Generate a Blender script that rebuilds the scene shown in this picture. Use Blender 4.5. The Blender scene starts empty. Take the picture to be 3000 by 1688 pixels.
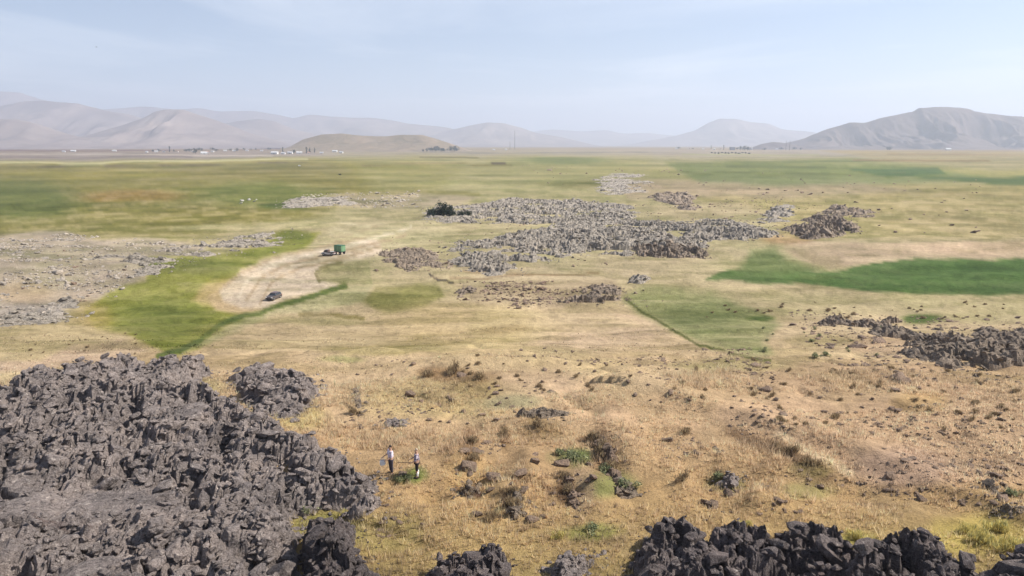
import bpy, bmesh, math, random
import numpy as np
from mathutils import Vector, Matrix, Euler
rng = np.random.default_rng(7)
random.seed(7)
C = bpy.context.scene.collection
SC = bpy.context.scene

# ------------------------------------------------------------------ camera, world, sun, exposure
FPX, CX, CY = 2142.0, 1500.0, 844.0
PITCH = math.radians(11.14)
CAMZ = 30.0
cam_d = bpy.data.cameras.new('camera'); cam = bpy.data.objects.new('camera', cam_d); C.objects.link(cam)
cam.location = (0, 0, CAMZ); cam.rotation_euler = (math.pi/2 - PITCH, 0, 0)
cam_d.sensor_width = 36; cam_d.lens = 36*FPX/3000; cam_d.clip_start = 0.5; cam_d.clip_end = 200000
SC.camera = cam
SUN_EL, SUN_AZ = math.radians(43), math.radians(82)      # azimuth from +Y (straight ahead) towards +X (right)
SIGMA = 1.4e-4
w = bpy.data.worlds.new('World'); SC.world = w; w.use_nodes = True
nt = w.node_tree; nt.nodes.clear()
def N(nt, t, **k):
    n = nt.nodes.new(t)
    for a, b in k.items():
        if a == 'inp':
            for i, v in b.items(): n.inputs[i].default_value = v
        else: setattr(n, a, b)
    return n
sky = N(nt, 'ShaderNodeTexSky'); sky.sky_type = 'NISHITA'; sky.sun_disc = False
sky.sun_elevation = SUN_EL; sky.sun_rotation = SUN_AZ; sky.altitude = 1600; sky.air_density = 1.0; sky.dust_density = 0.3; sky.ozone_density = 3.0
tc = N(nt, 'ShaderNodeTexCoord')
sep = N(nt, 'ShaderNodeSeparateXYZ'); nt.links.new(tc.outputs['Generated'], sep.inputs[0])
zc = N(nt, 'ShaderNodeMath', operation='MAXIMUM', inp={1: 0.03}); nt.links.new(sep.outputs[2], zc.inputs[0])
dv = N(nt, 'ShaderNodeVectorMath', operation='DIVIDE'); nt.links.new(tc.outputs['Generated'], dv.inputs[0])
cb = N(nt, 'ShaderNodeCombineXYZ'); [nt.links.new(zc.outputs[0], cb.inputs[i]) for i in range(3)]; nt.links.new(cb.outputs[0], dv.inputs[1])
mp = N(nt, 'ShaderNodeMapping', inp={1: (3.1, 1.7, 0), 3: (0.22, 0.16, 0.0)}); nt.links.new(dv.outputs[0], mp.inputs[0])
cn = N(nt, 'ShaderNodeTexNoise', inp={'Scale': 1.0, 'Detail': 9.0, 'Roughness': 0.58, 'Distortion': 0.5}); nt.links.new(mp.outputs[0], cn.inputs['Vector'])
cr = N(nt, 'ShaderNodeMapRange', inp={1: 0.46, 2: 0.74, 3: 0.08, 4: 0.60}); nt.links.new(cn.outputs[0], cr.inputs[0])
mx = N(nt, 'ShaderNodeMix', data_type='RGBA', blend_type='MIX'); mx.inputs[7].default_value = (10.6, 10.9, 11.4, 1)
nt.links.new(cr.outputs[0], mx.inputs[0]); nt.links.new(sky.outputs[0], mx.inputs[6])
bg = N(nt, 'ShaderNodeBackground', inp={1: 0.071}); nt.links.new(mx.outputs[2], bg.inputs[0])
wo = N(nt, 'ShaderNodeOutputWorld'); nt.links.new(bg.outputs[0], wo.inputs[0])
sd_ = bpy.data.lights.new('sun', 'SUN'); sd_.energy = 4.8; sd_.angle = math.radians(0.5); sd_.color = (1.0, 0.95, 0.87)
sun = bpy.data.objects.new('sun', sd_); C.objects.link(sun)
sdir = Vector((math.sin(SUN_AZ)*math.cos(SUN_EL), math.cos(SUN_AZ)*math.cos(SUN_EL), math.sin(SUN_EL)))
sun.rotation_euler = sdir.to_track_quat('Z', 'Y').to_euler(); sun.location = (0, 0, 400)
vs = SC.view_settings; vs.view_transform = 'Standard'; vs.look = 'None'; vs.gamma = 1; vs.use_curve_mapping = False; vs.exposure = 0.85
SC.cycles.volume_bounces = 2; SC.cycles.max_bounces = 6; SC.cycles.volume_max_steps = 64

# ------------------------------------------------------------------ numeric helpers
def lin(c):
    c = np.asarray(c, float)/255.0
    return np.where(c <= 0.04045, c/12.92, ((c+0.055)/1.055)**2.4)
def ss(a, b, x):
    t = np.clip((x-a)/(b-a), 0, 1); return t*t*(3-2*t)
def hsh(ix, iy, s=0):
    ix = ix.astype(np.int64); iy = iy.astype(np.int64)
    h = (ix*374761393 + iy*668265263 + s*1442695041) & 0x7fffffff
    h = ((h ^ (h >> 13))*1274126177) & 0x7fffffff
    h = ((h ^ (h >> 15))*2246822519) & 0x7fffffff
    return ((h ^ (h >> 16)) & 0xffffff)/float(0xffffff)
def vnoise(x, y, s=0):
    x0 = np.floor(x); y0 = np.floor(y); fx = x-x0; fy = y-y0
    u = fx*fx*fx*(fx*(fx*6-15)+10); v = fy*fy*fy*(fy*(fy*6-15)+10)
    a = hsh(x0, y0, s); b = hsh(x0+1, y0, s); c = hsh(x0, y0+1, s); d = hsh(x0+1, y0+1, s)
    return (a*(1-u)+b*u)*(1-v)+(c*(1-u)+d*u)*v
def fbm(x, y, s=0, o=4, r=0.5):
    t = 0; a = 1; n = 0
    for i in range(o):
        t = t + a*vnoise(x*(2**i)+17.3*i, y*(2**i)-9.1*i, s+i); n += a; a *= r
    return t/n*2-1
def voro(x, y, s=0):
    """returns F1, F2, random id, and offset from the nearest point"""
    ix = np.floor(x); iy = np.floor(y)
    f1 = np.full(x.shape, 9.0); f2 = np.full(x.shape, 9.0); idr = np.zeros(x.shape); id2 = np.zeros(x.shape); ox = np.zeros(x.shape); oy = np.zeros(x.shape)
    for i in (-1, 0, 1):
        for j in (-1, 0, 1):
            cx = ix+i; cy = iy+j
            px = cx+hsh(cx, cy, s+1); py = cy+hsh(cx, cy, s+2)
            dx = x-px; dy = y-py; d = np.hypot(dx, dy)
            near = d < f1
            f2 = np.where(near, f1, np.minimum(f2, d))
            idr = np.where(near, hsh(cx, cy, s+3), idr); id2 = np.where(near, hsh(cx, cy, s+4), id2)
            ox = np.where(near, dx, ox); oy = np.where(near, dy, oy); f1 = np.where(near, d, f1)
    return f1, f2, idr, id2, ox, oy
def sdf(poly, x, y):
    """signed distance, positive inside"""
    P = np.asarray(poly, float); d = np.full(x.shape, 1e18); ins = np.zeros(x.shape, bool)
    for i in range(len(P)):
        a = P[i]; b = P[(i+1) % len(P)]; e = b-a
        wx = x-a[0]; wy = y-a[1]
        t = np.clip((wx*e[0]+wy*e[1])/(e@e+1e-12), 0, 1)
        d = np.minimum(d, (wx-t*e[0])**2+(wy-t*e[1])**2)
        c = (a[1] <= y) != (b[1] <= y)
        with np.errstate(divide='ignore', invalid='ignore'):
            xi = a[0]+(y-a[1])*e[0]/(e[1] if e[1] != 0 else 1e-12)
        ins ^= c & (x < xi)
    d = np.sqrt(d); return np.where(ins, d, -d)
def lined(pts, x, y):
    d = np.full(x.shape, 1e18)
    for i in range(len(pts)-1):
        a = np.array(pts[i], float); e = np.array(pts[i+1], float)-a
        wx = x-a[0]; wy = y-a[1]; t = np.clip((wx*e[0]+wy*e[1])/(e@e+1e-12), 0, 1)
        d = np.minimum(d, (wx-t*e[0])**2+(wy-t*e[1])**2)
    return np.sqrt(d)

# ------------------------------------------------------------------ terrain height (world metres)
# low mounds, hollows: x, y, radius x, radius y, height
MOUNDS = [(-108, 168, 42, 42, 2.2), (-150, 185, 50, 40, 2.5), (-50, 205, 30, 12, 1.0), (-14, 75, 10, 5, 0.8), (-5.5, 67, 6, 3.2, 1.0), (2, 69, 5, 3, 0.7),
          (7.6, 45, 1.6, 5.0, 0.9), (10.2, 41, 1.3, 2.2, 0.7), (4.9, 39.5, 1.3, 3.2, 1.0), (-0.3, 38.6, 1.3, 2.2, 0.8), (-4.5, 38.5, 1.2, 1.2, -0.7), (-6, 43, 3, 5, 0.5),
          (14, 38.0, 1.6, 1.4, 0.7), (12, 41.0, 2.5, 2.5, -0.5), (6.5, 42, 2.6, 3.0, -0.5), (20, 40, 3.0, 1.8, -0.7), (2, 50, 6, 1.6, 0.5), (1.0, 43, 1.0, 3.2, 0.5), (-3.2, 44, 1.0, 3.0, 0.5),
          (45, 110, 25, 9, 1.2), (60, 72, 25, 10, 0.6), (28, 230, 40, 30, 1.5), (70, 250, 30, 20, 1.5), (130, 215, 60, 22, 1.5)]
RIDGE = [(10, 58.5), (12.5, 57), (14.6, 54.2), (17.4, 52), (19.6, 48.6), (22.6, 46.0), (24.0, 42.5), (26.9, 39), (28, 35)]       # a low bank, steep towards the hollow
def gz(x, y):
    x = np.asarray(x, float); y = np.asarray(y, float)
    r = np.hypot(x, y)
    z = 10*(1-ss(46, 132, y+6*fbm(x/60, y/60, 5, 2)))
    near = 1-ss(80, 420, r)
    z = z + 0.55*fbm(x/22, y/22, 11, 4)*near + 0.16*fbm(x/3.2, y/3.2, 21, 3)*(1-ss(60, 150, r)) + 0.7*fbm(x/160, y/160, 31, 2)*(1-ss(600, 2500, r))
    for mx_, my_, rx, ry, h in MOUNDS:
        q = ((x-mx_)/rx)**2+((y-my_)/ry)**2
        z = z + h*np.exp(-q*1.3)
    z = z + (0.42*fbm(x/11+2*fbm(x/20, y/20, 82, 2), y/5.5, 81, 3)-0.30*np.exp(-(fbm(x/15, y/9, 83, 3)/0.07)**2))*(1-ss(75, 130, r))*ss(18, 26, r) + (0.75*fbm(x/30+fbm(x/40, y/40, 86, 2), y/9, 84, 4, 0.55)+0.22*fbm(x/8, y/3.5, 85, 3))*ss(62, 100, r)*(1-ss(180, 420, r))
    # bank
    d = np.full(x.shape, 1e9); side = np.zeros(x.shape)
    for i in range(len(RIDGE)-1):
        a = RIDGE[i]; b = RIDGE[i+1]; ex, ey = b[0]-a[0], b[1]-a[1]; L = ex*ex+ey*ey
        t = np.clip(((x-a[0])*ex+(y-a[1])*ey)/L, 0, 1); dx = x-a[0]-t*ex; dy = y-a[1]-t*ey
        dd = np.hypot(dx, dy); s_ = np.sign(dx*(-ey)+dy*ex)
        m = dd < d; d = np.where(m, dd, d); side = np.where(m, s_, side)
    z = z + np.where(side > 0, 0.8*np.exp(-(d/3.5)**2), 0.8*np.exp(-(d/1.2)**2))*(0.6+0.8*vnoise(x/4, y/4, 77))
    return z
def gz1(x, y): return float(gz(np.array([x]), np.array([y]))[0])
FW = (0, math.cos(PITCH), -math.sin(PITCH)); UP = (0, math.sin(PITCH), math.cos(PITCH))
def proj(x, y, z):
    d = y*FW[1]+(z-CAMZ)*FW[2]; u = y*UP[1]+(z-CAMZ)*UP[2]
    return CX+FPX*x/d, CY-FPX*u/d
def at(px, py, k=0.0):
    """the ground point seen at a pixel of the photograph"""
    dx = (px-CX)/FPX; v = (CY-py)/FPX
    dy = FW[1]+v*UP[1]; dz = FW[2]+v*UP[2]
    t = np.exp(np.linspace(math.log(14), math.log(60000), 2600))
    f = CAMZ+dz*t-gz(dx*t, dy*t)-k
    i = int(np.argmax(f < 0))
    if f[i] >= 0: i = len(t)-1
    a, b = f[i-1], f[i]; tt = t[i-1]+(t[i]-t[i-1])*a/(a-b+1e-12)
    return Vector((dx*tt, dy*tt, gz1(dx*tt, dy*tt)))
def xdist(px, Y): return (px-CX)/FPX*(Y*FW[1]+(0-CAMZ)*FW[2])

# ------------------------------------------------------------------ object helpers
def tag(o, label=None, cat=None, group=None, kind=None):
    if label: o['label'] = label
    if cat: o['category'] = cat
    if group: o['group'] = group
    if kind: o['kind'] = kind
    return o
def mesh_np(name, V, Fq, mat, smooth=False):
    """V (n,3); Fq (m,k) faces of equal size"""
    me = bpy.data.meshes.new(name); V = np.ascontiguousarray(V, np.float32); Fq = np.ascontiguousarray(Fq, np.int32)
    me.vertices.add(len(V)); me.vertices.foreach_set('co', V.ravel())
    m, k = Fq.shape
    me.loops.add(m*k); me.loops.foreach_set('vertex_index', Fq.ravel())
    me.polygons.add(m); me.polygons.foreach_set('loop_start', np.arange(0, m*k, k, dtype=np.int32)); me.polygons.foreach_set('loop_total', np.full(m, k, np.int32))
    me.update(calc_edges=True)
    me.polygons.foreach_set('use_smooth', np.full(m, smooth))
    if mat: me.materials.append(mat)
    return me
def add_col(me, col, name='Col'):
    a = me.color_attributes.new(name, 'FLOAT_COLOR', 'POINT')
    c = np.ones((len(col), 4), np.float32); c[:, :3] = col
    a.data.foreach_set('color', c.ravel())
def link(name, me, parent=None):
    o = bpy.data.objects.new(name, me); C.objects.link(o)
    if parent: o.parent = parent
    return o
def empty(name, loc, rz=0, label=None, cat=None, group=None):
    o = bpy.data.objects.new(name, None); C.objects.link(o); o.location = loc; o.rotation_euler = (0, 0, rz); o.empty_display_size = 0.3
    return tag(o, label, cat, group)
def copy_tree(o, parent=None):
    c = o.copy(); C.objects.link(c); c.parent = parent
    for ch in list(o.children): copy_tree(ch, c)
    return c
class MB:
    def __init__(s): s.bm = bmesh.new()
    def box(s, x0, x1, y0, y1, z0, z1, tx=0.0, ty=0.0, bev=0.0):
        vs_ = []
        for z, q in ((z0, 0), (z1, 1)):
            for x, y in ((x0+tx*q, y0+ty*q), (x1-tx*q, y0+ty*q), (x1-tx*q, y1-ty*q), (x0+tx*q, y1-ty*q)):
                vs_.append(s.bm.verts.new((x, y, z)))
        fs = [s.bm.faces.new([vs_[i] for i in f]) for f in ((3, 2, 1, 0), (4, 5, 6, 7), (0, 1, 5, 4), (1, 2, 6, 5), (2, 3, 7, 6), (3, 0, 4, 7))]
        if bev > 0:
            es = list({e for f in fs for e in f.edges}); bmesh.ops.bevel(s.bm, geom=es, offset=bev, segments=2, affect='EDGES')
        return s
    def prism(s, prof, y0, y1, inset=0.0, bev=0.0):
        """profile in x,z extruded along y; inset narrows the upper points"""
        zm = [p[1] for p in prof]; lo, hi = min(zm), max(zm)
        a = [s.bm.verts.new((x, y0+inset*(z-lo)/(hi-lo+1e-9), z)) for x, z in prof]
        b = [s.bm.verts.new((x, y1-inset*(z-lo)/(hi-lo+1e-9), z)) for x, z in prof]
        n = len(prof); fs = [s.bm.faces.new(a), s.bm.faces.new(b[::-1])]
        for i in range(n): fs.append(s.bm.faces.new((a[(i+1) % n], a[i], b[i], b[(i+1) % n])))
        if bev > 0: bmesh.ops.bevel(s.bm, geom=list({e for f in fs for e in f.edges}), offset=bev, segments=2, affect='EDGES')
        return s
    def cyl(s, p0, p1, r0, r1=None, n=12):
        r1 = r0 if r1 is None else r1; p0 = Vector(p0); p1 = Vector(p1); q = (p1-p0).to_track_quat('Z', 'Y')
        a = []; b = []
        for i in range(n):
            t = 2*math.pi*i/n; d = q @ Vector((math.cos(t), math.sin(t), 0))
            a.append(s.bm.verts.new(p0+d*r0)); b.append(s.bm.verts.new(p1+d*r1))
        s.bm.faces.new(a[::-1]); s.bm.faces.new(b)
        for i in range(n): s.bm.faces.new((a[i], a[(i+1) % n], b[(i+1) % n], b[i]))
        return s
    def build(s, name, mat, parent=None, smooth=False):
        bmesh.ops.recalc_face_normals(s.bm, faces=s.bm.faces)
        me = bpy.data.meshes.new(name); s.bm.to_mesh(me); s.bm.free()
        if mat: me.materials.append(mat)
        if smooth: me.polygons.foreach_set('use_smooth', np.full(len(me.polygons), True))
        return link(name, me, parent)

# ------------------------------------------------------------------ materials
def base_mat(name, rough=0.9, spec=0.2):
    m = bpy.data.materials.new(name); m.use_nodes = True; t = m.node_tree
    b = t.nodes['Principled BSDF']; b.inputs['Roughness'].default_value = rough; b.inputs['Specular IOR Level'].default_value = spec
    return m, t, b
def ramp(t, stops):
    r = N(t, 'ShaderNodeValToRGB'); e = r.color_ramp.elements
    while len(e) < len(stops): e.new(0.5)
    for el, (p, c) in zip(e, stops): el.position = p; el.color = (*c, 1)
    return r
def noise(t, scale, detail=4, rough=0.55, vec=None, dist=0.0):
    n = N(t, 'ShaderNodeTexNoise', inp={'Scale': scale, 'Detail': detail, 'Roughness': rough, 'Distortion': dist})
    if vec is not None: t.links.new(vec, n.inputs['Vector'])
    return n
def mixc(t, kind, f, a, b):
    m = N(t, 'ShaderNodeMix', data_type='RGBA', blend_type=kind)
    for s, v in ((0, f), (6, a), (7, b)):
        if hasattr(v, 'node'): t.links.new(v, m.inputs[s])
        elif s == 0: m.inputs[0].default_value = v
        else: m.inputs[s].default_value = (*v, 1)
    return m.outputs[2]
def bump(t, b, h, dist, strength=1.0):
    n = N(t, 'ShaderNodeBump', inp={'Strength': strength, 'Distance': dist}); t.links.new(h, n.inputs['Height']); t.links.new(n.outputs[0], b.inputs['Normal'])
def simple(name, col, rough=0.6, spec=0.4, var=0.12, metal=0.0, scale=6.0):
    m, t, b = base_mat(name, rough, spec); b.inputs['Metallic'].default_value = metal
    tc_ = N(t, 'ShaderNodeTexCoord'); n = noise(t, scale, 4, 0.6, tc_.outputs['Object'])
    c = np.array(col); r = ramp(t, [(0.3, tuple(c*(1-var))), (0.7, tuple(np.clip(c*(1+var), 0, 1)))])
    t.links.new(n.outputs[0], r.inputs[0]); t.links.new(r.outputs[0], b.inputs['Base Color'])
    return m
def ground_mat():
    m, t, b = base_mat('soil_and_dry_grass', 1.0, 0.05)
    g = N(t, 'ShaderNodeNewGeometry'); at_ = N(t, 'ShaderNodeAttribute', attribute_name='Col')
    n1 = noise(t, 0.9, 8, 0.72, g.outputs['Position']); n2 = noise(t, 6.0, 6, 0.7, g.outputs['Position']); n3 = noise(t, 0.12, 8, 0.65, g.outputs['Position'])
    n4 = noise(t, 0.012, 8, 0.6, g.outputs['Position'])
    def mr(n, a, b_, c, d):
        q = N(t, 'ShaderNodeMapRange', inp={1: a, 2: b_, 3: c, 4: d}); t.links.new(n.outputs[0], q.inputs[0]); return q.outputs[0]
    def mul(a, c):
        q = N(t, 'ShaderNodeMath', operation='MULTIPLY'); t.links.new(a, q.inputs[0]); t.links.new(c, q.inputs[1]); return q.outputs[0]
    f = mul(mul(mr(n1, 0.3, 0.7, 0.76, 1.22), mr(n2, 0.3, 0.7, 0.82, 1.16)), mul(mr(n3, 0.3, 0.7, 0.84, 1.14), mr(n4, 0.3, 0.7, 0.88, 1.10)))
    vm = N(t, 'ShaderNodeVectorMath', operation='SCALE'); t.links.new(at_.outputs['Color'], vm.inputs[0]); t.links.new(f, vm.inputs['Scale'])
    t.links.new(vm.outputs[0], b.inputs['Base Color'])
    ad = N(t, 'ShaderNodeMath', operation='MULTIPLY_ADD', inp={1: 3.0}); t.links.new(n1.outputs[0], ad.inputs[0]); t.links.new(n2.outputs[0], ad.inputs[2])
    bump(t, b, ad.outputs[0], 0.12, 1.0)
    return m
def lava_mat(name, dark, midc, light, sc=1.0):
    m, t, b = base_mat(name, 0.92, 0.25)
    g = N(t, 'ShaderNodeNewGeometry')
    n1 = noise(t, 0.35*sc, 7, 0.7, g.outputs['Position'], 0.4); n2 = noise(t, 3.5*sc, 7, 0.75, g.outputs['Position'], 0.6); n3 = noise(t, 16*sc, 4, 0.7, g.outputs['Position'])
    r = ramp(t, [(0.34, dark), (0.47, midc), (0.58, tuple(np.array(midc)*1.25)), (0.68, light)]); t.links.new(n2.outputs[0], r.inputs[0])
    r2 = ramp(t, [(0.35, (0.60, 0.58, 0.58)), (0.5, (1.0, 0.96, 0.94)), (0.64, (1.30, 1.22, 1.16))]); t.links.new(n1.outputs[0], r2.inputs[0])
    c = mixc(t, 'MULTIPLY', 1.0, r.outputs[0], r2.outputs[0])
    # rust and pale lichen spots
    n4 = noise(t, 0.22*sc, 5, 0.6, g.outputs['Position'], 1.5); q = N(t, 'ShaderNodeMapRange', inp={1: 0.66, 2: 0.74, 3: 0, 4: 0.45}); t.links.new(n4.outputs[0], q.inputs[0])
    c = mixc(t, 'MIX', q.outputs[0], c, (0.17, 0.085, 0.065))
    v = N(t, 'ShaderNodeTexVoronoi', inp={'Scale': 1.4*sc}); t.links.new(g.outputs['Position'], v.inputs['Vector'])
    q2 = N(t, 'ShaderNodeMapRange', inp={1: 0.58, 2: 0.66, 3: 0, 4: 0.5}); t.links.new(n3.outputs[0], q2.inputs[0])
    c = mixc(t, 'MIX', q2.outputs[0], c, tuple(np.array(light)*1.15))
    t.links.new(c, b.inputs['Base Color'])
    ad = N(t, 'ShaderNodeMath', operation='MULTIPLY_ADD', inp={1: 2.5}); t.links.new(n2.outputs[0], ad.inputs[0]); t.links.new(n3.outputs[0], ad.inputs[2])
    bump(t, b, ad.outputs[0], 0.22/sc, 1.0)
    return m
M = {}
M['ground'] = ground_mat()
M['lava'] = lava_mat('grey_lava', (0.045, 0.037, 0.036), (0.29, 0.25, 0.232), (0.74, 0.665, 0.59))
M['lava_dark'] = lava_mat('dark_lava', (0.045, 0.037, 0.038), (0.165, 0.138, 0.132), (0.48, 0.44, 0.40))
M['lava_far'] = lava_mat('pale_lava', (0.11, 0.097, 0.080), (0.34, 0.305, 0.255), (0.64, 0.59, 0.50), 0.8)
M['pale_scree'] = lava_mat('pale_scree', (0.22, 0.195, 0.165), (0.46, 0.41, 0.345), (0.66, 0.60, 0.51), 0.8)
M['stone'] = lava_mat('brown_stone', (0.13, 0.09, 0.065), (0.26, 0.19, 0.14), (0.45, 0.36, 0.27), 1.5)
M['lava_brown'] = lava_mat('brown_lava', (0.10, 0.075, 0.058), (0.31, 0.25, 0.19), (0.56, 0.47, 0.36), 0.6)
def attr_mat(name, rough=0.9, trans=0.0):
    m, t, b = base_mat(name, rough, 0.15)
    a = N(t, 'ShaderNodeAttribute', attribute_name='Col'); t.links.new(a.outputs['Color'], b.inputs['Base Color'])
    if trans > 0:      # light comes through thin blades and leaves
        tr = N(t, 'ShaderNodeBsdfTranslucent'); t.links.new(a.outputs['Color'], tr.inputs[0]); mx_ = N(t, 'ShaderNodeMixShader', inp={0: trans})
        t.links.new(b.outputs[0], mx_.inputs[1]); t.links.new(tr.outputs[0], mx_.inputs[2]); t.links.new(mx_.outputs[0], t.nodes['Material Output'].inputs[0])
    return m
M['grass'] = attr_mat('grass_blades', 0.9, 0.5)
def hill_mat(name, c0, c1, c2, sc):
    m, t, b = base_mat(name, 1.0, 0.05)
    g = N(t, 'ShaderNodeNewGeometry'); n = noise(t, sc, 8, 0.68, g.outputs['Position'], 0.6)
    r = ramp(t, [(0.32, c0), (0.5, c1), (0.68, c2)]); t.links.new(n.outputs[0], r.inputs[0]); t.links.new(r.outputs[0], b.inputs['Base Color'])
    bump(t, b, n.outputs[0], 12, 0.7)
    return m
M['hill_r'] = hill_mat('bare_hill', (0.10, 0.078, 0.075), (0.145, 0.11, 0.10), (0.20, 0.155, 0.135), 0.004)
M['hill_c'] = hill_mat('dry_grass_hill', (0.16, 0.13, 0.08), (0.22, 0.165, 0.11), (0.28, 0.205, 0.14), 0.012)
M['hill_f'] = hill_mat('far_mountain', (0.16, 0.125, 0.115), (0.22, 0.17, 0.15), (0.31, 0.245, 0.21), 0.0025)
M['foliage'] = attr_mat('leaves', 0.9, 0.35)
M['bark'] = simple('bark', (0.10, 0.075, 0.055), 0.95, 0.1)

# ------------------------------------------------------------------ ground colour map (what grows or lies where, plus painted shade on bank and ditch)
ROWS = [(425, (190, 184, 180)), (437, (192, 184, 178)), (452, (188, 178, 168)), (470, (180, 173, 140)), (500, (172, 166, 116)), (560, (176, 167, 120)), (650, (186, 172, 128)),
        (750, (196, 179, 136)), (850, (200, 180, 134)), (950, (208, 182, 138)), (1050, (206, 176, 130)), (1150, (198, 166, 124)), (1300, (190, 156, 110)), (1450, (182, 148, 96)), (1700, (168, 144, 84)), (2600, (165, 140, 84))]
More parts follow.
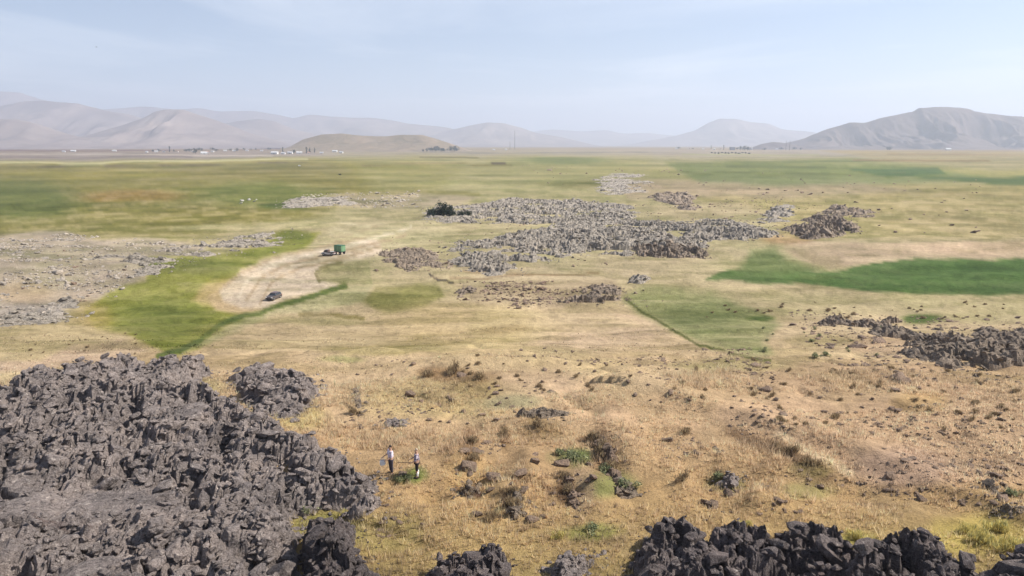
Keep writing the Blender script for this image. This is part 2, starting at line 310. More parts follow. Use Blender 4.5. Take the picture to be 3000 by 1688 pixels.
# ('p', polygon) / ('e', cx, cy, rx, ry) / ('l', points, half width) ; colour ; soft edge in px ; opacity
PATCH = [
 (('p', [(-600, 436), (-600, 474), (300, 474), (700, 466), (950, 455), (900, 438)]), (176, 167, 166), 8, .8),
 (('p', [(-900, 488), (500, 478), (900, 470), (1350, 490), (1300, 560), (1000, 600), (900, 640), (700, 668), (620, 690), (480, 712), (250, 690), (0, 692), (-900, 700)]), (150, 143, 82), 34, .9),
 (('p', [(1000, 470), (1500, 462), (1900, 470), (1800, 540), (1500, 575), (1250, 570), (1100, 560)]), (178, 172, 122), 60, .7),
 (('e', 380, 575, 150, 16), (178, 142, 84), 20, .7), (('e', 760, 570, 190, 34), (138, 146, 74), 20, .8), (('e', 60, 590, 170, 60), (118, 130, 66), 30, .7),
 (('e', 620, 640, 300, 26), (150, 142, 72), 16, .6), (('e', 250, 510, 300, 12), (172, 162, 104), 10, .5), (('e', 830, 605, 70, 10), (112, 128, 62), 8, .7),
 (('p', [(490, 668), (600, 655), (780, 655), (920, 640), (1020, 628), (1080, 634), (1000, 660), (800, 676), (600, 672), (500, 674)]), (206, 192, 140), 6, .85),
 (('p', [(960, 570), (1100, 560), (1400, 575), (1350, 600), (1230, 615), (1100, 610), (1000, 600)]), (190, 172, 146), 12, .8),
 (('p', [(1000, 640), (1250, 650), (1330, 670), (1300, 700), (1200, 730), (1120, 760), (960, 770), (930, 700)]), (206, 190, 146), 14, .85),
 (('p', [(-900, 700), (0, 692), (110, 680), (200, 676), (280, 700), (480, 702), (600, 722), (580, 750), (430, 790), (390, 830), (300, 900), (240, 945), (0, 950), (-900, 960)]), (192, 174, 152), 7, .95),
 (('e', 60, 860, 90, 30), (196, 166, 128), 20, .6), (('e', 330, 850, 110, 60), (188, 166, 152), 20, .6), (('e', 90, 920, 140, 24), (160, 152, 148), 14, .7),
 (('p', [(250, 905), (330, 850), (420, 830), (430, 760), (700, 738), (850, 684), (935, 680), (890, 730), (760, 762), (660, 830), (600, 870), (630, 905), (740, 925), (640, 985), (560, 1030), (500, 1050), (430, 1020), (370, 975), (290, 965)]), (152, 154, 56), 14, .97),
 (('e', 480, 940, 120, 60), (126, 134, 40), 34, .6), (('e', 560, 780, 130, 22), (124, 130, 44), 16, .6), (('e', 860, 690, 50, 16), (128, 134, 50), 10, .8), (('e', 260, 930, 70, 50), (186, 162, 92), 30, .7),
 (('p', [(560, 880), (600, 830), (680, 810), (760, 850), (760, 930), (700, 925), (640, 905)]), (212, 178, 126), 20, .7),
 (('p', [(640, 850), (700, 790), (850, 745), (1000, 715), (1100, 690), (1120, 740), (960, 778), (925, 800), (935, 822), (1010, 835), (860, 872), (790, 900), (700, 905), (650, 880)]), (228, 205, 176), 12, .95),
 (('p', [(930, 800), (960, 776), (1080, 765), (1090, 830), (1000, 830), (940, 822)]), (172, 164, 112), 6, .8), (('l', [(935, 822), (922, 800), (940, 782), (1000, 768)], 4), (142, 132, 84), 5, .8),
 (('p', [(700, 930), (860, 880), (1010, 835), (1090, 832), (1060, 880), (940, 910), (800, 925), (620, 1000), (520, 1040)]), (182, 176, 124), 12, .8),
 (('l', [(1010, 836), (930, 860), (850, 890), (770, 915), (700, 925), (640, 950), (580, 1000), (520, 1030), (450, 1050)], 6), (104, 120, 48), 8, .9),
 (('p', [(1060, 880), (1100, 840), (1290, 840), (1310, 870), (1240, 905), (1120, 915)]), (152, 146, 80), 14, .85), (('l', [(880, 922), (960, 920), (1060, 930)], 5), (122, 112, 52), 6, .7),
 (('p', [(-900, 960), (0, 955), (240, 948), (360, 975), (400, 1040), (0, 1130), (-900, 1150)]), (202, 180, 130), 12, .8), (('p', [(100, 1060), (220, 1010), (360, 990), (420, 1035), (300, 1060), (100, 1090), (-900, 1130), (-900, 1090)]), (208, 176, 146), 14, .8),
 (('p', [(1300, 770), (1500, 790), (1900, 740), (2100, 760), (1800, 830), (1600, 830), (1400, 810)]), (200, 178, 140), 14, .7),
 (('p', [(1330, 830), (1800, 820), (1850, 880), (1700, 900), (1400, 890)]), (178, 156, 122), 16, .8),
 (('e', 1720, 960, 250, 62), (222, 190, 152), 40, .9), (('e', 1350, 960, 260, 70), (212, 184, 128), 40, .7), (('e', 900, 980, 260, 40), (205, 180, 132), 30, .7), (('e', 1560, 1130, 200, 40), (208, 172, 136), 30, .6), (('e', 2060, 1110, 260, 50), (206, 172, 134), 40, .7),
 (('e', 1130, 1025, 180, 14), (160, 146, 82), 16, .65), (('e', 1250, 1005, 120, 10), (150, 134, 74), 12, .6), (('e', 930, 940, 120, 14), (168, 158, 100), 14, .6), (('e', 1480, 965, 80, 12), (160, 134, 90), 14, .5), (('e', 1000, 1050, 60, 10), (140, 144, 74), 10, .6),
 (('p', [(1830, 880), (1880, 840), (2080, 850), (2250, 915), (2290, 950), (2240, 1000), (2270, 1035), (2200, 1046), (2080, 1020), (1960, 965), (1870, 920)]), (156, 157, 100), 26, .9), (('e', 2060, 930, 120, 50), (134, 142, 86), 30, .6), (('e', 2230, 930, 40, 7), (92, 116, 46), 5, .8),
 (('l', [(1840, 880), (1880, 915), (1950, 958), (2020, 1000), (2080, 1022), (2150, 1040), (2260, 1054)], 3), (100, 104, 52), 4, .85), (('e', 2150, 1070, 170, 20), (176, 160, 104), 20, .7),
 (('p', [(2060, 818), (2100, 800), (2190, 792), (2250, 790), (2330, 792), (2400, 800), (2460, 795), (2560, 770), (2680, 757), (3100, 762), (3900, 770), (3900, 880), (3000, 869), (2700, 863), (2530, 853), (2400, 836), (2200, 828)]), (98, 126, 66), 8, .97),
 (('p', [(2160, 800), (2200, 735), (2270, 724), (2310, 762), (2420, 795), (2300, 806)]), (132, 146, 90), 26, .85), (('e', 2400, 815, 60, 6), (120, 130, 76), 8, .5),
 (('p', [(2300, 700), (2420, 710), (2700, 715), (3900, 690), (3900, 764), (2700, 755), (2560, 768), (2440, 790), (2340, 762), (2300, 730)]), (198, 172, 140), 8, .85), (('e', 2900, 725, 300, 20), (218, 186, 152), 16, .8), (('e', 2310, 700, 80, 14), (208, 168, 120), 14, .8),
 (('p', [(1850, 560), (2200, 545), (3900, 545), (3900, 700), (2300, 700), (2250, 620)]), (186, 168, 112), 20, .7), (('p', [(1800, 530), (2500, 535), (2700, 560), (2300, 580), (2000, 575), (1850, 590)]), (190, 168, 140), 14, .8), (('e', 2060, 615, 160, 24), (196, 176, 138), 20, .7),
 (('p', [(1950, 478), (2500, 465), (2900, 520), (2850, 532), (2300, 545), (2050, 535), (1990, 505)]), (146, 154, 110), 12, .85), (('p', [(2480, 495), (2750, 492), (2780, 512), (2600, 520)]), (110, 132, 76), 6, .8), (('p', [(2640, 516), (2900, 518), (3900, 520), (3900, 555), (3000, 547), (2850, 535)]), (112, 130, 86), 5, .9),
 (('l', [(2130, 489), (2300, 486), (2420, 492)], 2), (124, 132, 86), 5, .5), (('l', [(2000, 506), (2300, 510), (2650, 508)], 2), (124, 132, 84), 3, .6), (('l', [(2600, 452), (3400, 458)], 2), (150, 134, 118), 3, .6), (('e', 2600, 480, 260, 5), (196, 190, 140), 6, .7),
 (('p', [(2400, 440), (3900, 440), (3900, 500), (2900, 500), (2600, 470)]), (186, 172, 140), 8, .6), (('e', 1650, 470, 130, 10), (150, 158, 118), 8, .8), (('e', 1720, 540, 110, 10), (126, 128, 76), 12, .7), (('l', [(1050, 566), (1400, 566)], 4), (150, 144, 84), 5, .7), (('l', [(1060, 484), (1300, 478), (1500, 484)], 2), (150, 138, 100), 3, .6),
 (('p', [(2080, 860), (3900, 870), (3900, 950), (2900, 950), (2600, 920), (2300, 930), (2100, 870)]), (194, 178, 128), 20, .8), (('e', 2700, 935, 60, 14), (92, 116, 48), 8, .85), (('e', 2620, 1010, 150, 30), (208, 174, 136), 24, .8), (('e', 2400, 1000, 100, 20), (176, 160, 104), 20, .6),
 (('p', [(2000, 1120), (2500, 1060), (3900, 1060), (3900, 1420), (2800, 1420), (2560, 1430), (2500, 1380), (2200, 1260), (1900, 1180)]), (196, 161, 121), 40, .85), (('e', 2650, 1370, 170, 60), (180, 148, 122), 50, .7), (('e', 2700, 1180, 90, 30), (204, 166, 102), 30, .6), (('e', 2000, 1200, 300, 50), (204, 166, 126), 40, .6),
 (('l', [(2280, 1275), (2330, 1300), (2420, 1350), (2490, 1385)], 9), (230, 198, 152), 12, .9), (('l', [(2150, 1270), (2260, 1305), (2330, 1340), (2430, 1395)], 10), (128, 100, 70), 18, .75),  # long bank: bright crest and shaded lower side painted into the colour
 (('e', 1280, 1170, 240, 60), (174, 154, 96), 40, .6), (('e', 1330, 1100, 110, 20), (140, 106, 66), 20, .7), (('e', 1400, 1130, 60, 30), (150, 128, 74), 20, .5), (('e', 1500, 1180, 100, 20), (160, 152, 114), 24, .6),
 (('e', 1680, 1340, 45, 26), (114, 140, 72), 18, .85), (('e', 1780, 1420, 80, 40), (128, 136, 70), 30, .75), (('e', 1200, 1398, 50, 22), (124, 138, 58), 14, .9), (('e', 960, 1545, 90, 50), (152, 150, 66), 30, .85), (('e', 1740, 1560, 90, 24), (138, 142, 62), 30, .7), (('e', 1100, 1560, 130, 60), (168, 152, 82), 30, .6),
 (('e', 2880, 1570, 150, 60), (198, 174, 82), 40, .85), (('e', 2500, 1600, 80, 40), (176, 166, 66), 26, .7), (('e', 2380, 1380, 60, 24), (136, 122, 68), 20, .7), (('e', 2370, 1440, 80, 24), (146, 140, 78), 24, .6), (('e', 2120, 1420, 60, 24), (140, 136, 74), 20, .7),
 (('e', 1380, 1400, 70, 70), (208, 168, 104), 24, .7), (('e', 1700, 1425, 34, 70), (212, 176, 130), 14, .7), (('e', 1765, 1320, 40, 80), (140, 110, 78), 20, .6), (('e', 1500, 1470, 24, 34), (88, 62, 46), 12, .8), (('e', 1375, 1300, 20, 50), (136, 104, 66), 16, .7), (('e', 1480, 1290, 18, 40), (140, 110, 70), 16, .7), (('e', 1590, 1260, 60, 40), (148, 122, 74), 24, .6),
 (('e', 1380, 1440, 30, 12), (80, 56, 38), 10, .8), (('e', 1560, 1360, 120, 60), (186, 150, 102), 30, .5), (('e', 1660, 1440, 24, 34), (92, 66, 46), 12, .7), (('e', 560, 1130, 90, 30), (176, 160, 106), 20, .8), (('e', 880, 1220, 70, 40), (178, 160, 92), 20, .7), (('l', [(1262, 808), (1285, 822), (1310, 822), (1332, 830)], 3), (58, 42, 34), 3, .9), (('l', [(1330, 815), (1600, 806), (1750, 800)], 2), (140, 112, 80), 4, .6), (('l', [(1360, 795), (1500, 785)], 2), (150, 124, 88), 4, .5),  # near-black line: shade of a small eroded ditch, painted, no relief below
 (('l', [(720, 880), (760, 820), (850, 775), (960, 745), (1080, 715), (1180, 690)], 3), (196, 170, 134), 4, .85), (('l', [(760, 890), (800, 830), (880, 785), (1000, 755), (1110, 720)], 3), (196, 170, 134), 4, .85), (('l', [(690, 870), (730, 815), (820, 770), (950, 735), (1060, 705), (1200, 668)], 3), (244, 224, 194), 4, .8), (('l', [(640, 850), (700, 800), (800, 760), (930, 725), (1080, 690)], 3), (196, 170, 134), 4, .85),
 (('l', [(980, 668), (1060, 690), (1130, 700)], 2), (222, 206, 164), 4, .6), (('l', [(1000, 650), (1100, 668), (1200, 670)], 2), (222, 206, 164), 4, .6), (('l', [(930, 700), (1010, 690), (1100, 660)], 2), (188, 170, 128), 4, .6),
 (('l', [(340, 428), (640, 429)], 1.5), (222, 216, 214), 2, .9), (('l', [(150, 423), (330, 427)], 1.2), (214, 208, 204), 2, .8), (('l', [(-300, 433), (350, 434), (820, 436)], 1.2), (160, 154, 154), 2, .7), (('l', [(-300, 442), (200, 443), (500, 441)], 1.5), (164, 156, 152), 2, .7), (('l', [(-300, 450), (300, 452), (800, 458)], 1.5), (204, 192, 186), 2, .7), (('l', [(-300, 463), (300, 462), (560, 460)], 2.5), (164, 154, 156), 3, .8), (('l', [(-300, 478), (300, 477), (900, 466)], 2), (206, 198, 160), 3, .8), (('l', [(-100, 489), (300, 488), (760, 478), (900, 476)], 1.5), (132, 124, 76), 2, .8),
 (('l', [(1230, 447), (1520, 448), (1900, 446)], 1.5), (168, 164, 160), 2, .7), (('l', [(1230, 463), (1400, 460)], 1.5), (146, 140, 110), 2, .7), (('l', [(1440, 477), (1480, 478)], 2), (120, 108, 90), 2, .8), (('l', [(2000, 452), (2400, 455)], 2), (186, 184, 150), 2, .7), (('l', [(2500, 470), (2900, 472)], 2), (158, 136, 110), 3, .6),
 (('e', 180, 1535, 260, 60), (156, 140, 128), 30, .6),
]
HAZE = lin((214, 221, 236))
def ground_color(x, y, z, wob=1.0):
    r = np.hypot(x, y)
    yy = np.maximum(y, 12.0)
    px, py = proj(x, yy, z)
    # ragged outlines: shift the lookup by world-space noise
    s = np.clip(r/60, 0.25, 40)
    px = px + wob*FPX/np.maximum(r, 12)*0.16*s**0.4*(7*fbm(x/s/3, y/s/3, 41, 5, .6)); py = py + wob*9*fbm(x/s/2.5, y/s/6, 42, 4)*(FPX/np.maximum(r, 12)/14)**0.35
    py = np.clip(py, 424, 2600)
    yr = np.array([a for a, b in ROWS], float); cr_ = np.array([b for a, b in ROWS], float)
    col = np.stack([np.interp(py, yr, cr_[:, i]) for i in range(3)], -1)
    for shp, c, soft, op in PATCH:
        pad = soft*2+10
        if shp[0] == 'p':
            P = np.array(shp[1], float); x0, x1, y0, y1 = P[:, 0].min(), P[:, 0].max(), P[:, 1].min(), P[:, 1].max()
        elif shp[0] == 'e': x0, x1, y0, y1 = shp[1]-shp[3]*1.6, shp[1]+shp[3]*1.6, shp[2]-shp[4]*1.6, shp[2]+shp[4]*1.6
        else: P = np.array(shp[1], float); x0, x1, y0, y1 = P[:, 0].min(), P[:, 0].max(), P[:, 1].min(), P[:, 1].max()
        m = (px > x0-pad) & (px < x1+pad) & (py > y0-pad) & (py < y1+pad)
        if not m.any(): continue
        X, Y = px[m], py[m]
        if shp[0] == 'p': d = sdf(shp[1], X, Y); a = ss(-soft*0.6, soft*0.6, d)
        elif shp[0] == 'e': q = np.hypot((X-shp[1])/shp[3], (Y-shp[2])/shp[4]); a = 1-ss(0.55, 1.45, q)
        else: d = lined(shp[1], X, Y); a = 1-ss(shp[2]*0.6, shp[2]*0.6+soft, d)
        a = (a*op)[:, None]
        col[m] = col[m]*(1-a)+np.array(c, float)*a
    L = lin(col)
    # take the air between out again: what the soil itself looks like
    T = np.clip(np.exp(-SIGMA*r), 0.5, 1)[:, None]
    L = (L-(1-T)*HAZE)/T
    L = np.clip(L, 0.04, 0.9)
    alb = L*0.64
    # clumps, streaks and bare spots
    n1 = fbm(x/9, y/9, 51, 4); n2 = fbm(x/45, y/45, 52, 4); n3 = fbm(x/2.2, y/2.2, 53, 3); n4 = fbm(x/260, y/700, 54, 4); n5 = fbm((x+0.5*y)/1400, y/420, 55, 4)
    k = 1+0.16*n1*(1-ss(250, 900, r))+0.13*n2*(1-ss(900, 3000, r))+0.14*n3*(1-ss(60, 160, r))+0.16*n4*ss(150, 500, r)+0.12*n5*ss(400, 1500, r)
    alb = alb*k[:, None]
    gw = 1-0.85*np.clip((alb[:, 1:2]/alb[:, 0:1]-0.97)*7, 0, 1)
    # long drifts of greener and drier growth
    for (ax, ay, r0, r1, r2, r3, q_) in ((42, 10, 90, 180, 500, 900, 71), (75, 24, 260, 420, 1400, 2200, 78), (190, 55, 350, 700, 2600, 4500, 74)):
        f_ = fbm(x/ax, y/ay, q_, 6, 0.62); zn = ss(r0, r1, r)*(1-ss(r2, r3, r)); a1 = (ss(0.03, 0.30, f_)*zn*0.46)[:, None]; a2 = (ss(0.04, 0.30, -f_)*zn*0.34)[:, None]*gw
        alb = alb*(1-a1)+alb*np.array([0.66, 0.74, 0.60])*a1; alb = alb*(1-a2)+(alb*0.8+np.array([0.12, 0.095, 0.055]))*a2
    g = ss(0.12, 0.45, fbm(x/16, y/30, 56, 4))*0.35*(1-ss(2000, 4500, r))
    alb = alb*(1-g[:, None])+alb*np.array([0.80, 0.90, 0.68])*g[:, None]
    # dead brown weeds in the near ground
    # streaks of olive and bleached grass lying across the slope
    st_ = fbm((x+4*fbm(x/30, y/30, 60, 2))/16, y/4.5, 59, 5, 0.6); zone = ss(55, 85, r)*(1-ss(330, 700, r))
    a1 = (ss(0.05, 0.28, st_)*zone*0.62)[:, None]; a2 = (ss(0.03, 0.28, -st_)*zone*0.5)[:, None]
    alb = alb*(1-a1)+alb*np.array([0.62, 0.66, 0.52])*a1; a2 = a2*(1-0.8*np.clip((alb[:, 1:2]/alb[:, 0:1]-0.95)*7, 0, 1)); alb = alb*(1-a2)+(alb*0.75+np.array([0.20, 0.15, 0.085]))*a2
    gp = np.clip((alb[:, 1]/alb[:, 0]-0.97)*8, 0, 1)*ss(0.02, 0.28, fbm(x/14+fbm(x/20, y/20, 62, 2), y/5.5, 61, 5, 0.65))*(1-ss(300, 600, r))*0.5
    alb = alb*(1-gp[:, None])+alb*np.array([0.58, 0.68, 0.55])*gp[:, None]
    bw = ss(0.12, 0.42, fbm(x/2.6, y/4.2, 57, 5, 0.6))*(1-ss(60, 120, r))*0.22
    alb = alb*(1-bw[:, None])+np.array([0.22, 0.155, 0.08])*bw[:, None]
    sp = ss(0.30, 0.46, fbm(x/1.3, y/1.3, 58, 3))*(1-ss(120, 330, r))*0.35
    alb = alb*(1-sp[:, None]*0.55)
    nb_ = (1-ss(50, 100, r))[:, None]; alb = alb*(1+0.26*nb_); lum = alb.mean(1, keepdims=True); alb = lum+(alb-lum)*(0.84-0.08*nb_)*np.array([1.05, 0.985, 1.0])*(1.03+0.06*nb_)
    return np.clip(alb, 0.015, 0.66)

# one sheet, rings round the camera foot: fine where the photograph looks, coarse elsewhere
deg = np.concatenate([np.linspace(-180, -46, 34, endpoint=False), np.linspace(-46, 46, 1060), np.linspace(46, 180, 35)[1:]])
tn = np.concatenate([np.array([0.4, 4, 9, 14, 18]), CAMZ/np.linspace(math.tan(math.radians(50)), math.tan(math.radians(1.3)), 430)])
tn = np.concatenate([tn, CAMZ/np.exp(np.linspace(math.log(math.tan(math.radians(1.3))*0.985), math.log(CAMZ/34000), 90))])
tn = np.unique(np.concatenate([[0.4, 4, 9, 14, 18], tn[tn > 19]]))
A, R = np.meshgrid(np.radians(deg[:-1]), tn)
X = (R*np.sin(A)).ravel(); Y = (R*np.cos(A)).ravel(); Z = gz(X, Y)
nr, nc = A.shape
i0 = (np.arange(nr-1)[:, None]*nc+np.arange(nc)[None, :]); i1 = np.arange(nr-1)[:, None]*nc+(np.arange(nc)[None, :]+1) % nc
quads = np.stack([i0, i1, i1+nc, i0+nc], -1).reshape(-1, 4)
me = mesh_np('ground', np.stack([X, Y, Z], -1), quads[:, ::-1], M['ground'], True)
add_col(me, ground_color(X, Y, Z))
ground = tag(link('ground', me), kind='structure')
print('ground', nr, nc)

# ------------------------------------------------------------------ hills and mountains
def hill(name, label, prof, D, depth, mat, seed, gul, base=0.0, nx=260, ny=60, front=0.5, gd=0.15):
    """prof: silhouette as pixels; D: distance of the crest line; depth: metres from front foot to crest"""
    P = np.array(prof, float)
    xs = np.linspace(P[0, 0], P[-1, 0], nx); ys = np.interp(xs, P[:, 0], P[:, 1])
    k = np.ones(7)/7; ys = np.convolve(np.pad(ys, 3, mode='edge'), k, 'valid')*0.6+ys*0.4
    v = (CY-ys)/FPX; dy = FW[1]+v*UP[1]; dz = FW[2]+v*UP[2]
    H = np.maximum(CAMZ+dz*D/dy, 0.0)                 # crest height
    wx = (xs-CX)/FPX*D/dy
    t = np.linspace(-1, 1, ny)                          # -1 front foot, 0 crest, 1 back foot
    Xg = np.repeat(wx[None], ny, 0); Tg = np.repeat(t[:, None], nx, 1); Hg = np.repeat(H[None], ny, 0)
    Yg = D+Tg*depth
    Xg = Xg*(1+0*Tg)
    sh = np.where(Tg < 0, (1+Tg)**1.55, (1-Tg)**1.2)
    # gullies running down the slope
    wl = gul
    g = fbm(Xg/wl+0.8*fbm(Xg/wl/2, Yg/wl/2, seed+9, 3), Yg/(wl*3.2), seed, 5)
    rid = 1-np.abs(g)*2.2
    body = np.sin(np.clip(sh, 0, 1)*math.pi)
    Zg = Hg*sh*(1+0.0*g)-Hg*gd*body*(1-rid)+Hg*0.10*body*fbm(Xg/wl/.35, Yg/wl/.6, seed+3, 4)
    Zg = np.where(Tg > 0, np.minimum(Zg, Hg*sh), Zg)
    Zg = Zg+Hg*0.02*fbm(Xg/(wl*.3), Yg/(wl*.3), seed+5, 4)
    Zg = Zg-2.5*(np.abs(Tg) > 0.985)-3*(Hg < 1)
    q = (np.arange(ny-1)[:, None]*nx+np.arange(nx-1)[None]); q = np.stack([q, q+1, q+nx+1, q+nx], -1).reshape(-1, 4)
    o = link(name, mesh_np(name, np.stack([Xg, Yg, Zg+base], -1).reshape(-1, 3), q, mat, True))
    return tag(o, label, None, None, 'structure')
hill('mountain_range', 'farthest hazy mountain range behind the left hills', [(-900, 330), (-500, 290), (-200, 275), (0, 263), (50, 266), (100, 285), (150, 296), (300, 318), (400, 312), (440, 311), (520, 318), (580, 314), (640, 325), (740, 322), (790, 330), (860, 345), (910, 331), (960, 337), (1060, 345), (1080, 343), (1150, 352), (1200, 362), (1300, 370), (1340, 380), (1500, 392), (1640, 428)], 10500, 2600, M['hill_f'], 3, 900, nx=420, ny=60)
hill('mountain_range', 'broad brown ridge in the haze at the left', [(-900, 350), (-500, 320), (-200, 300), (0, 308), (60, 297), (120, 292), (220, 300), (300, 320), (360, 330), (420, 345), (520, 366), (600, 372), (700, 354), (760, 347), (800, 354), (860, 378), (920, 392), (1000, 410), (1100, 428)], 7600, 1800, M['hill_f'], 13, 650, nx=420, ny=70)
hill('hill', 'rounded bare hill behind the village', [(60, 432), (180, 412), (270, 392), (350, 368), (420, 345), (455, 325), (485, 317), (535, 318), (575, 333), (640, 354), (700, 377), (740, 393), (820, 414), (900, 431)], 6000, 1500, M['hill_f'], 23, 480, nx=340, ny=80)
hill('hill', 'low spur sloping down at the left edge', [(-900, 370), (-400, 345), (-100, 338), (0, 345), (60, 350), (110, 362), (170, 385), (250, 405), (380, 422), (450, 432)], 5200, 1000, M['hill_f'], 33, 380, nx=260, ny=60)
hill('hill', 'pale blue cone hill behind the mast', [(1150, 430), (1230, 408), (1310, 382), (1380, 364), (1430, 357), (1480, 359), (1520, 370), (1570, 388), (1650, 402), (1760, 430)], 9500, 1900, M['hill_f'], 43, 700, nx=200, ny=50)
hill('mountain_range', 'faintest low ridge along the middle horizon', [(1350, 408), (1550, 385), (1620, 377), (1700, 384), (1780, 378), (1820, 391), (1900, 388), (1980, 398), (2100, 392), (2250, 396), (2350, 384), (2420, 390), (2520, 400), (2900, 405), (3300, 395), (3600, 430)], 14500, 2500, M['hill_f'], 53, 900, nx=260, ny=40)
hill('mountain', 'pale blue flat topped mountain right of the middle', [(1820, 430), (1900, 412), (1980, 397), (2040, 380), (2080, 356), (2110, 345), (2150, 344), (2200, 355), (2250, 359), (2290, 377), (2380, 386), (2440, 400), (2540, 430)], 10800, 1900, M['hill_f'], 63, 700, nx=220, ny=50)
hill('hill', 'big dark bare hill at the right edge', [(2225, 436), (2300, 421), (2360, 405), (2420, 379), (2490, 357), (2535, 359), (2580, 346), (2640, 333), (2676, 326), (2692, 315), (2770, 312), (2820, 315), (2880, 329), (2950, 338), (3000, 341), (3150, 362), (3300, 392), (3500, 436)], 4700, 800, M['hill_r'], 73, 230, nx=460, ny=130, gd=0.42)
hill('hill', 'small dark knoll at the foot of the big hill', [(2195, 436), (2230, 422), (2265, 415), (2310, 420), (2370, 436)], 4200, 260, M['hill_r'], 83, 120, nx=80, ny=40)
hill('hill', 'low brown grassy hill beside the village', [(815, 446), (850, 430), (890, 407), (940, 393), (1000, 390), (1060, 397), (1130, 399), (1180, 394), (1235, 394), (1280, 407), (1310, 417), (1350, 431), (1390, 446)], 3300, 380, M['hill_c'], 93, 330, nx=260, ny=90)

# ------------------------------------------------------------------ lava outcrops
HULLS = []
for k in range(14):
    bm = bmesh.new(); r_ = random.Random(100+k)
    pts = []
    for i in range(r_.randint(22, 28)):
        v = Vector((r_.gauss(0, 1), r_.gauss(0, 1), r_.gauss(0, 1))).normalized()
        mm = max(abs(v.x), abs(v.y), abs(v.z)); v = v*(0.45/mm*0.5+0.5*0.55)*r_.uniform(0.88, 1.1)
        pts.append(bm.verts.new((v.x*1.15, v.y, v.z*0.85)))
    res = bmesh.ops.convex_hull(bm, input=pts)
    bmesh.ops.delete(bm, geom=[v for v in bm.verts if not v.link_faces], context='VERTS')
    bmesh.ops.triangulate(bm, faces=bm.faces); bmesh.ops.recalc_face_normals(bm, faces=bm.faces)
    bm.verts.index_update()
    HULLS.append((np.array([v.co[:] for v in bm.verts]), np.array([[v.index for v in f.verts] for f in bm.faces])))
    bm.free()
hull_mesh = {}
def hull_me(k, mat):
    key = (k, mat.name)
    if key not in hull_mesh: hull_mesh[key] = mesh_np('boulder', HULLS[k][0], HULLS[k][1], mat, False)
    return hull_mesh[key]
def rotm(e): return np.array(Euler(e).to_matrix())
LAVA_POLY = []
def outcrop(label, pix, H, cell, mat, seed, res, edge, nb, nstuff, bsz, kfrac=0.4, name='lava_outcrop', macro=1.0, group=None, cat='lava rock', crev=1.0, clip_y=None, bump_h=1.0, bed=0.0, sparse=0.0, flat=None, spill=0.9):
    wp = [at(px, py, H*kfrac)[:2] for px, py in pix]
    W = np.array([(p[0], p[1]) for p in wp]); LAVA_POLY.append(W)
    x0, x1, y0, y1 = W[:, 0].min(), W[:, 0].max(), W[:, 1].min(), W[:, 1].max()
    def surf(x, y):
        wxo = x+cell*0.45*fbm(x/cell/1.5, y/cell/1.5, seed+1, 3); wyo = y+cell*0.45*fbm(x/cell/1.5, y/cell/1.5, seed+2, 3)
        d = sdf(W, x+edge*0.5*fbm(x/edge/1.3, y/edge/1.3, seed+4, 4), y+edge*0.5*fbm(x/edge/1.3, y/edge/1.3, seed+5, 4))
        if sparse: d = np.minimum(d+edge*1.6*fbm(x/edge/2.0, y/edge/2.0, seed+17, 5, 0.6), (0.42-0.36*sparse-fbm(x/edge/1.9, y/edge/1.3, seed+7, 5, 0.62))*edge*6)
        e = np.clip(d/edge, 0, 1)**0.55
        mac = 0.70+macro*0.42*fbm(x/(cell*5.5), y/(cell*5.5), seed+6, 3)
        h = H*mac*e
        amp = min(cell*0.29, H*0.42)*bump_h*(0.55+0.9*ss(-0.35, 0.25, fbm(x/cell/3, y/cell/3, seed+15, 3)))
        fm = 1.0 if flat is None else 1-0.9*np.exp(-((((x-flat[0])/flat[2])**2+((y-flat[1])/flat[3])**2)**2))
        amp = amp*fm
        for s_, a_ in ((1.0, 0.85), (0.42, 0.55), (0.2, 0.3)):
            c_ = cell*s_
            if c_ < res*2.2: break
            f1, f2, i1_, i2_, ox, oy = voro(wxo/c_, wyo/c_, seed+int(s_*100))
            th = i2_*6.283; tl = 0.62*(hsh(np.floor(i1_*9999), np.floor(i2_*9999), 3)-0.1)
            fold = 0.10*np.abs(np.sin((ox*np.cos(th+1)+oy*np.sin(th+1))*9+i1_*6))
            hh = (i1_-0.5)*0.9+(ox*np.cos(th)+oy*np.sin(th))*tl+fold-crev*0.7*np.exp(-(f2-f1)/0.08)
            h = h+amp*a_*hh*np.clip(e*1.4, 0, 1)
            wxo = wxo+0.3*ox*c_; wyo = wyo+0.3*oy*c_
        # crumpled, folded crust
        wx2 = x+0.5*cell*fbm(x/cell*1.1, y/cell*1.1, seed+30, 3); wy2 = y+0.5*cell*fbm(x/cell*1.1, y/cell*1.1, seed+31, 3)
        tb = 0
        for q_, (s_, a_) in enumerate(((0.62, 1.0), (0.30, 0.42), (0.14, 0.20))):
            if cell*s_ < res*2: break
            rn = 1-np.abs(2*vnoise(wx2/(cell*s_), wy2/(cell*s_*1.25), seed+33+q_)-1)*1.6; tb = tb+a_*rn*rn*np.sign(rn)
        h = h+min(cell*0.19, H*0.25)*bump_h*tb*fm*np.clip(e*1.3, 0, 1)
        pit = ss(0.22, 0.42, fbm(x/(cell*1.7), y/(cell*1.2), seed+40, 3)); h = h-pit*H*0.36*crev*e*fm
        # long cracks
        cr_ = np.abs(fbm(x/(cell*4), y/(cell*4), seed+8, 4, 0.45)); h = h-H*0.38*crev*np.exp(-(cr_/0.045)**2)*e
        zz = gz(x, y)+bed
        return zz+np.where(d < 0, -0.25-0.3*np.minimum(-d, 3), np.maximum(h, -0.3)-0.25*(1-e)), d
    nx = max(8, int((x1-x0+2*edge)/res)); xs = np.linspace(x0-edge*.6, x1+edge*.6, nx)
    ya, yb = y0-edge*.6, y1+edge*.6
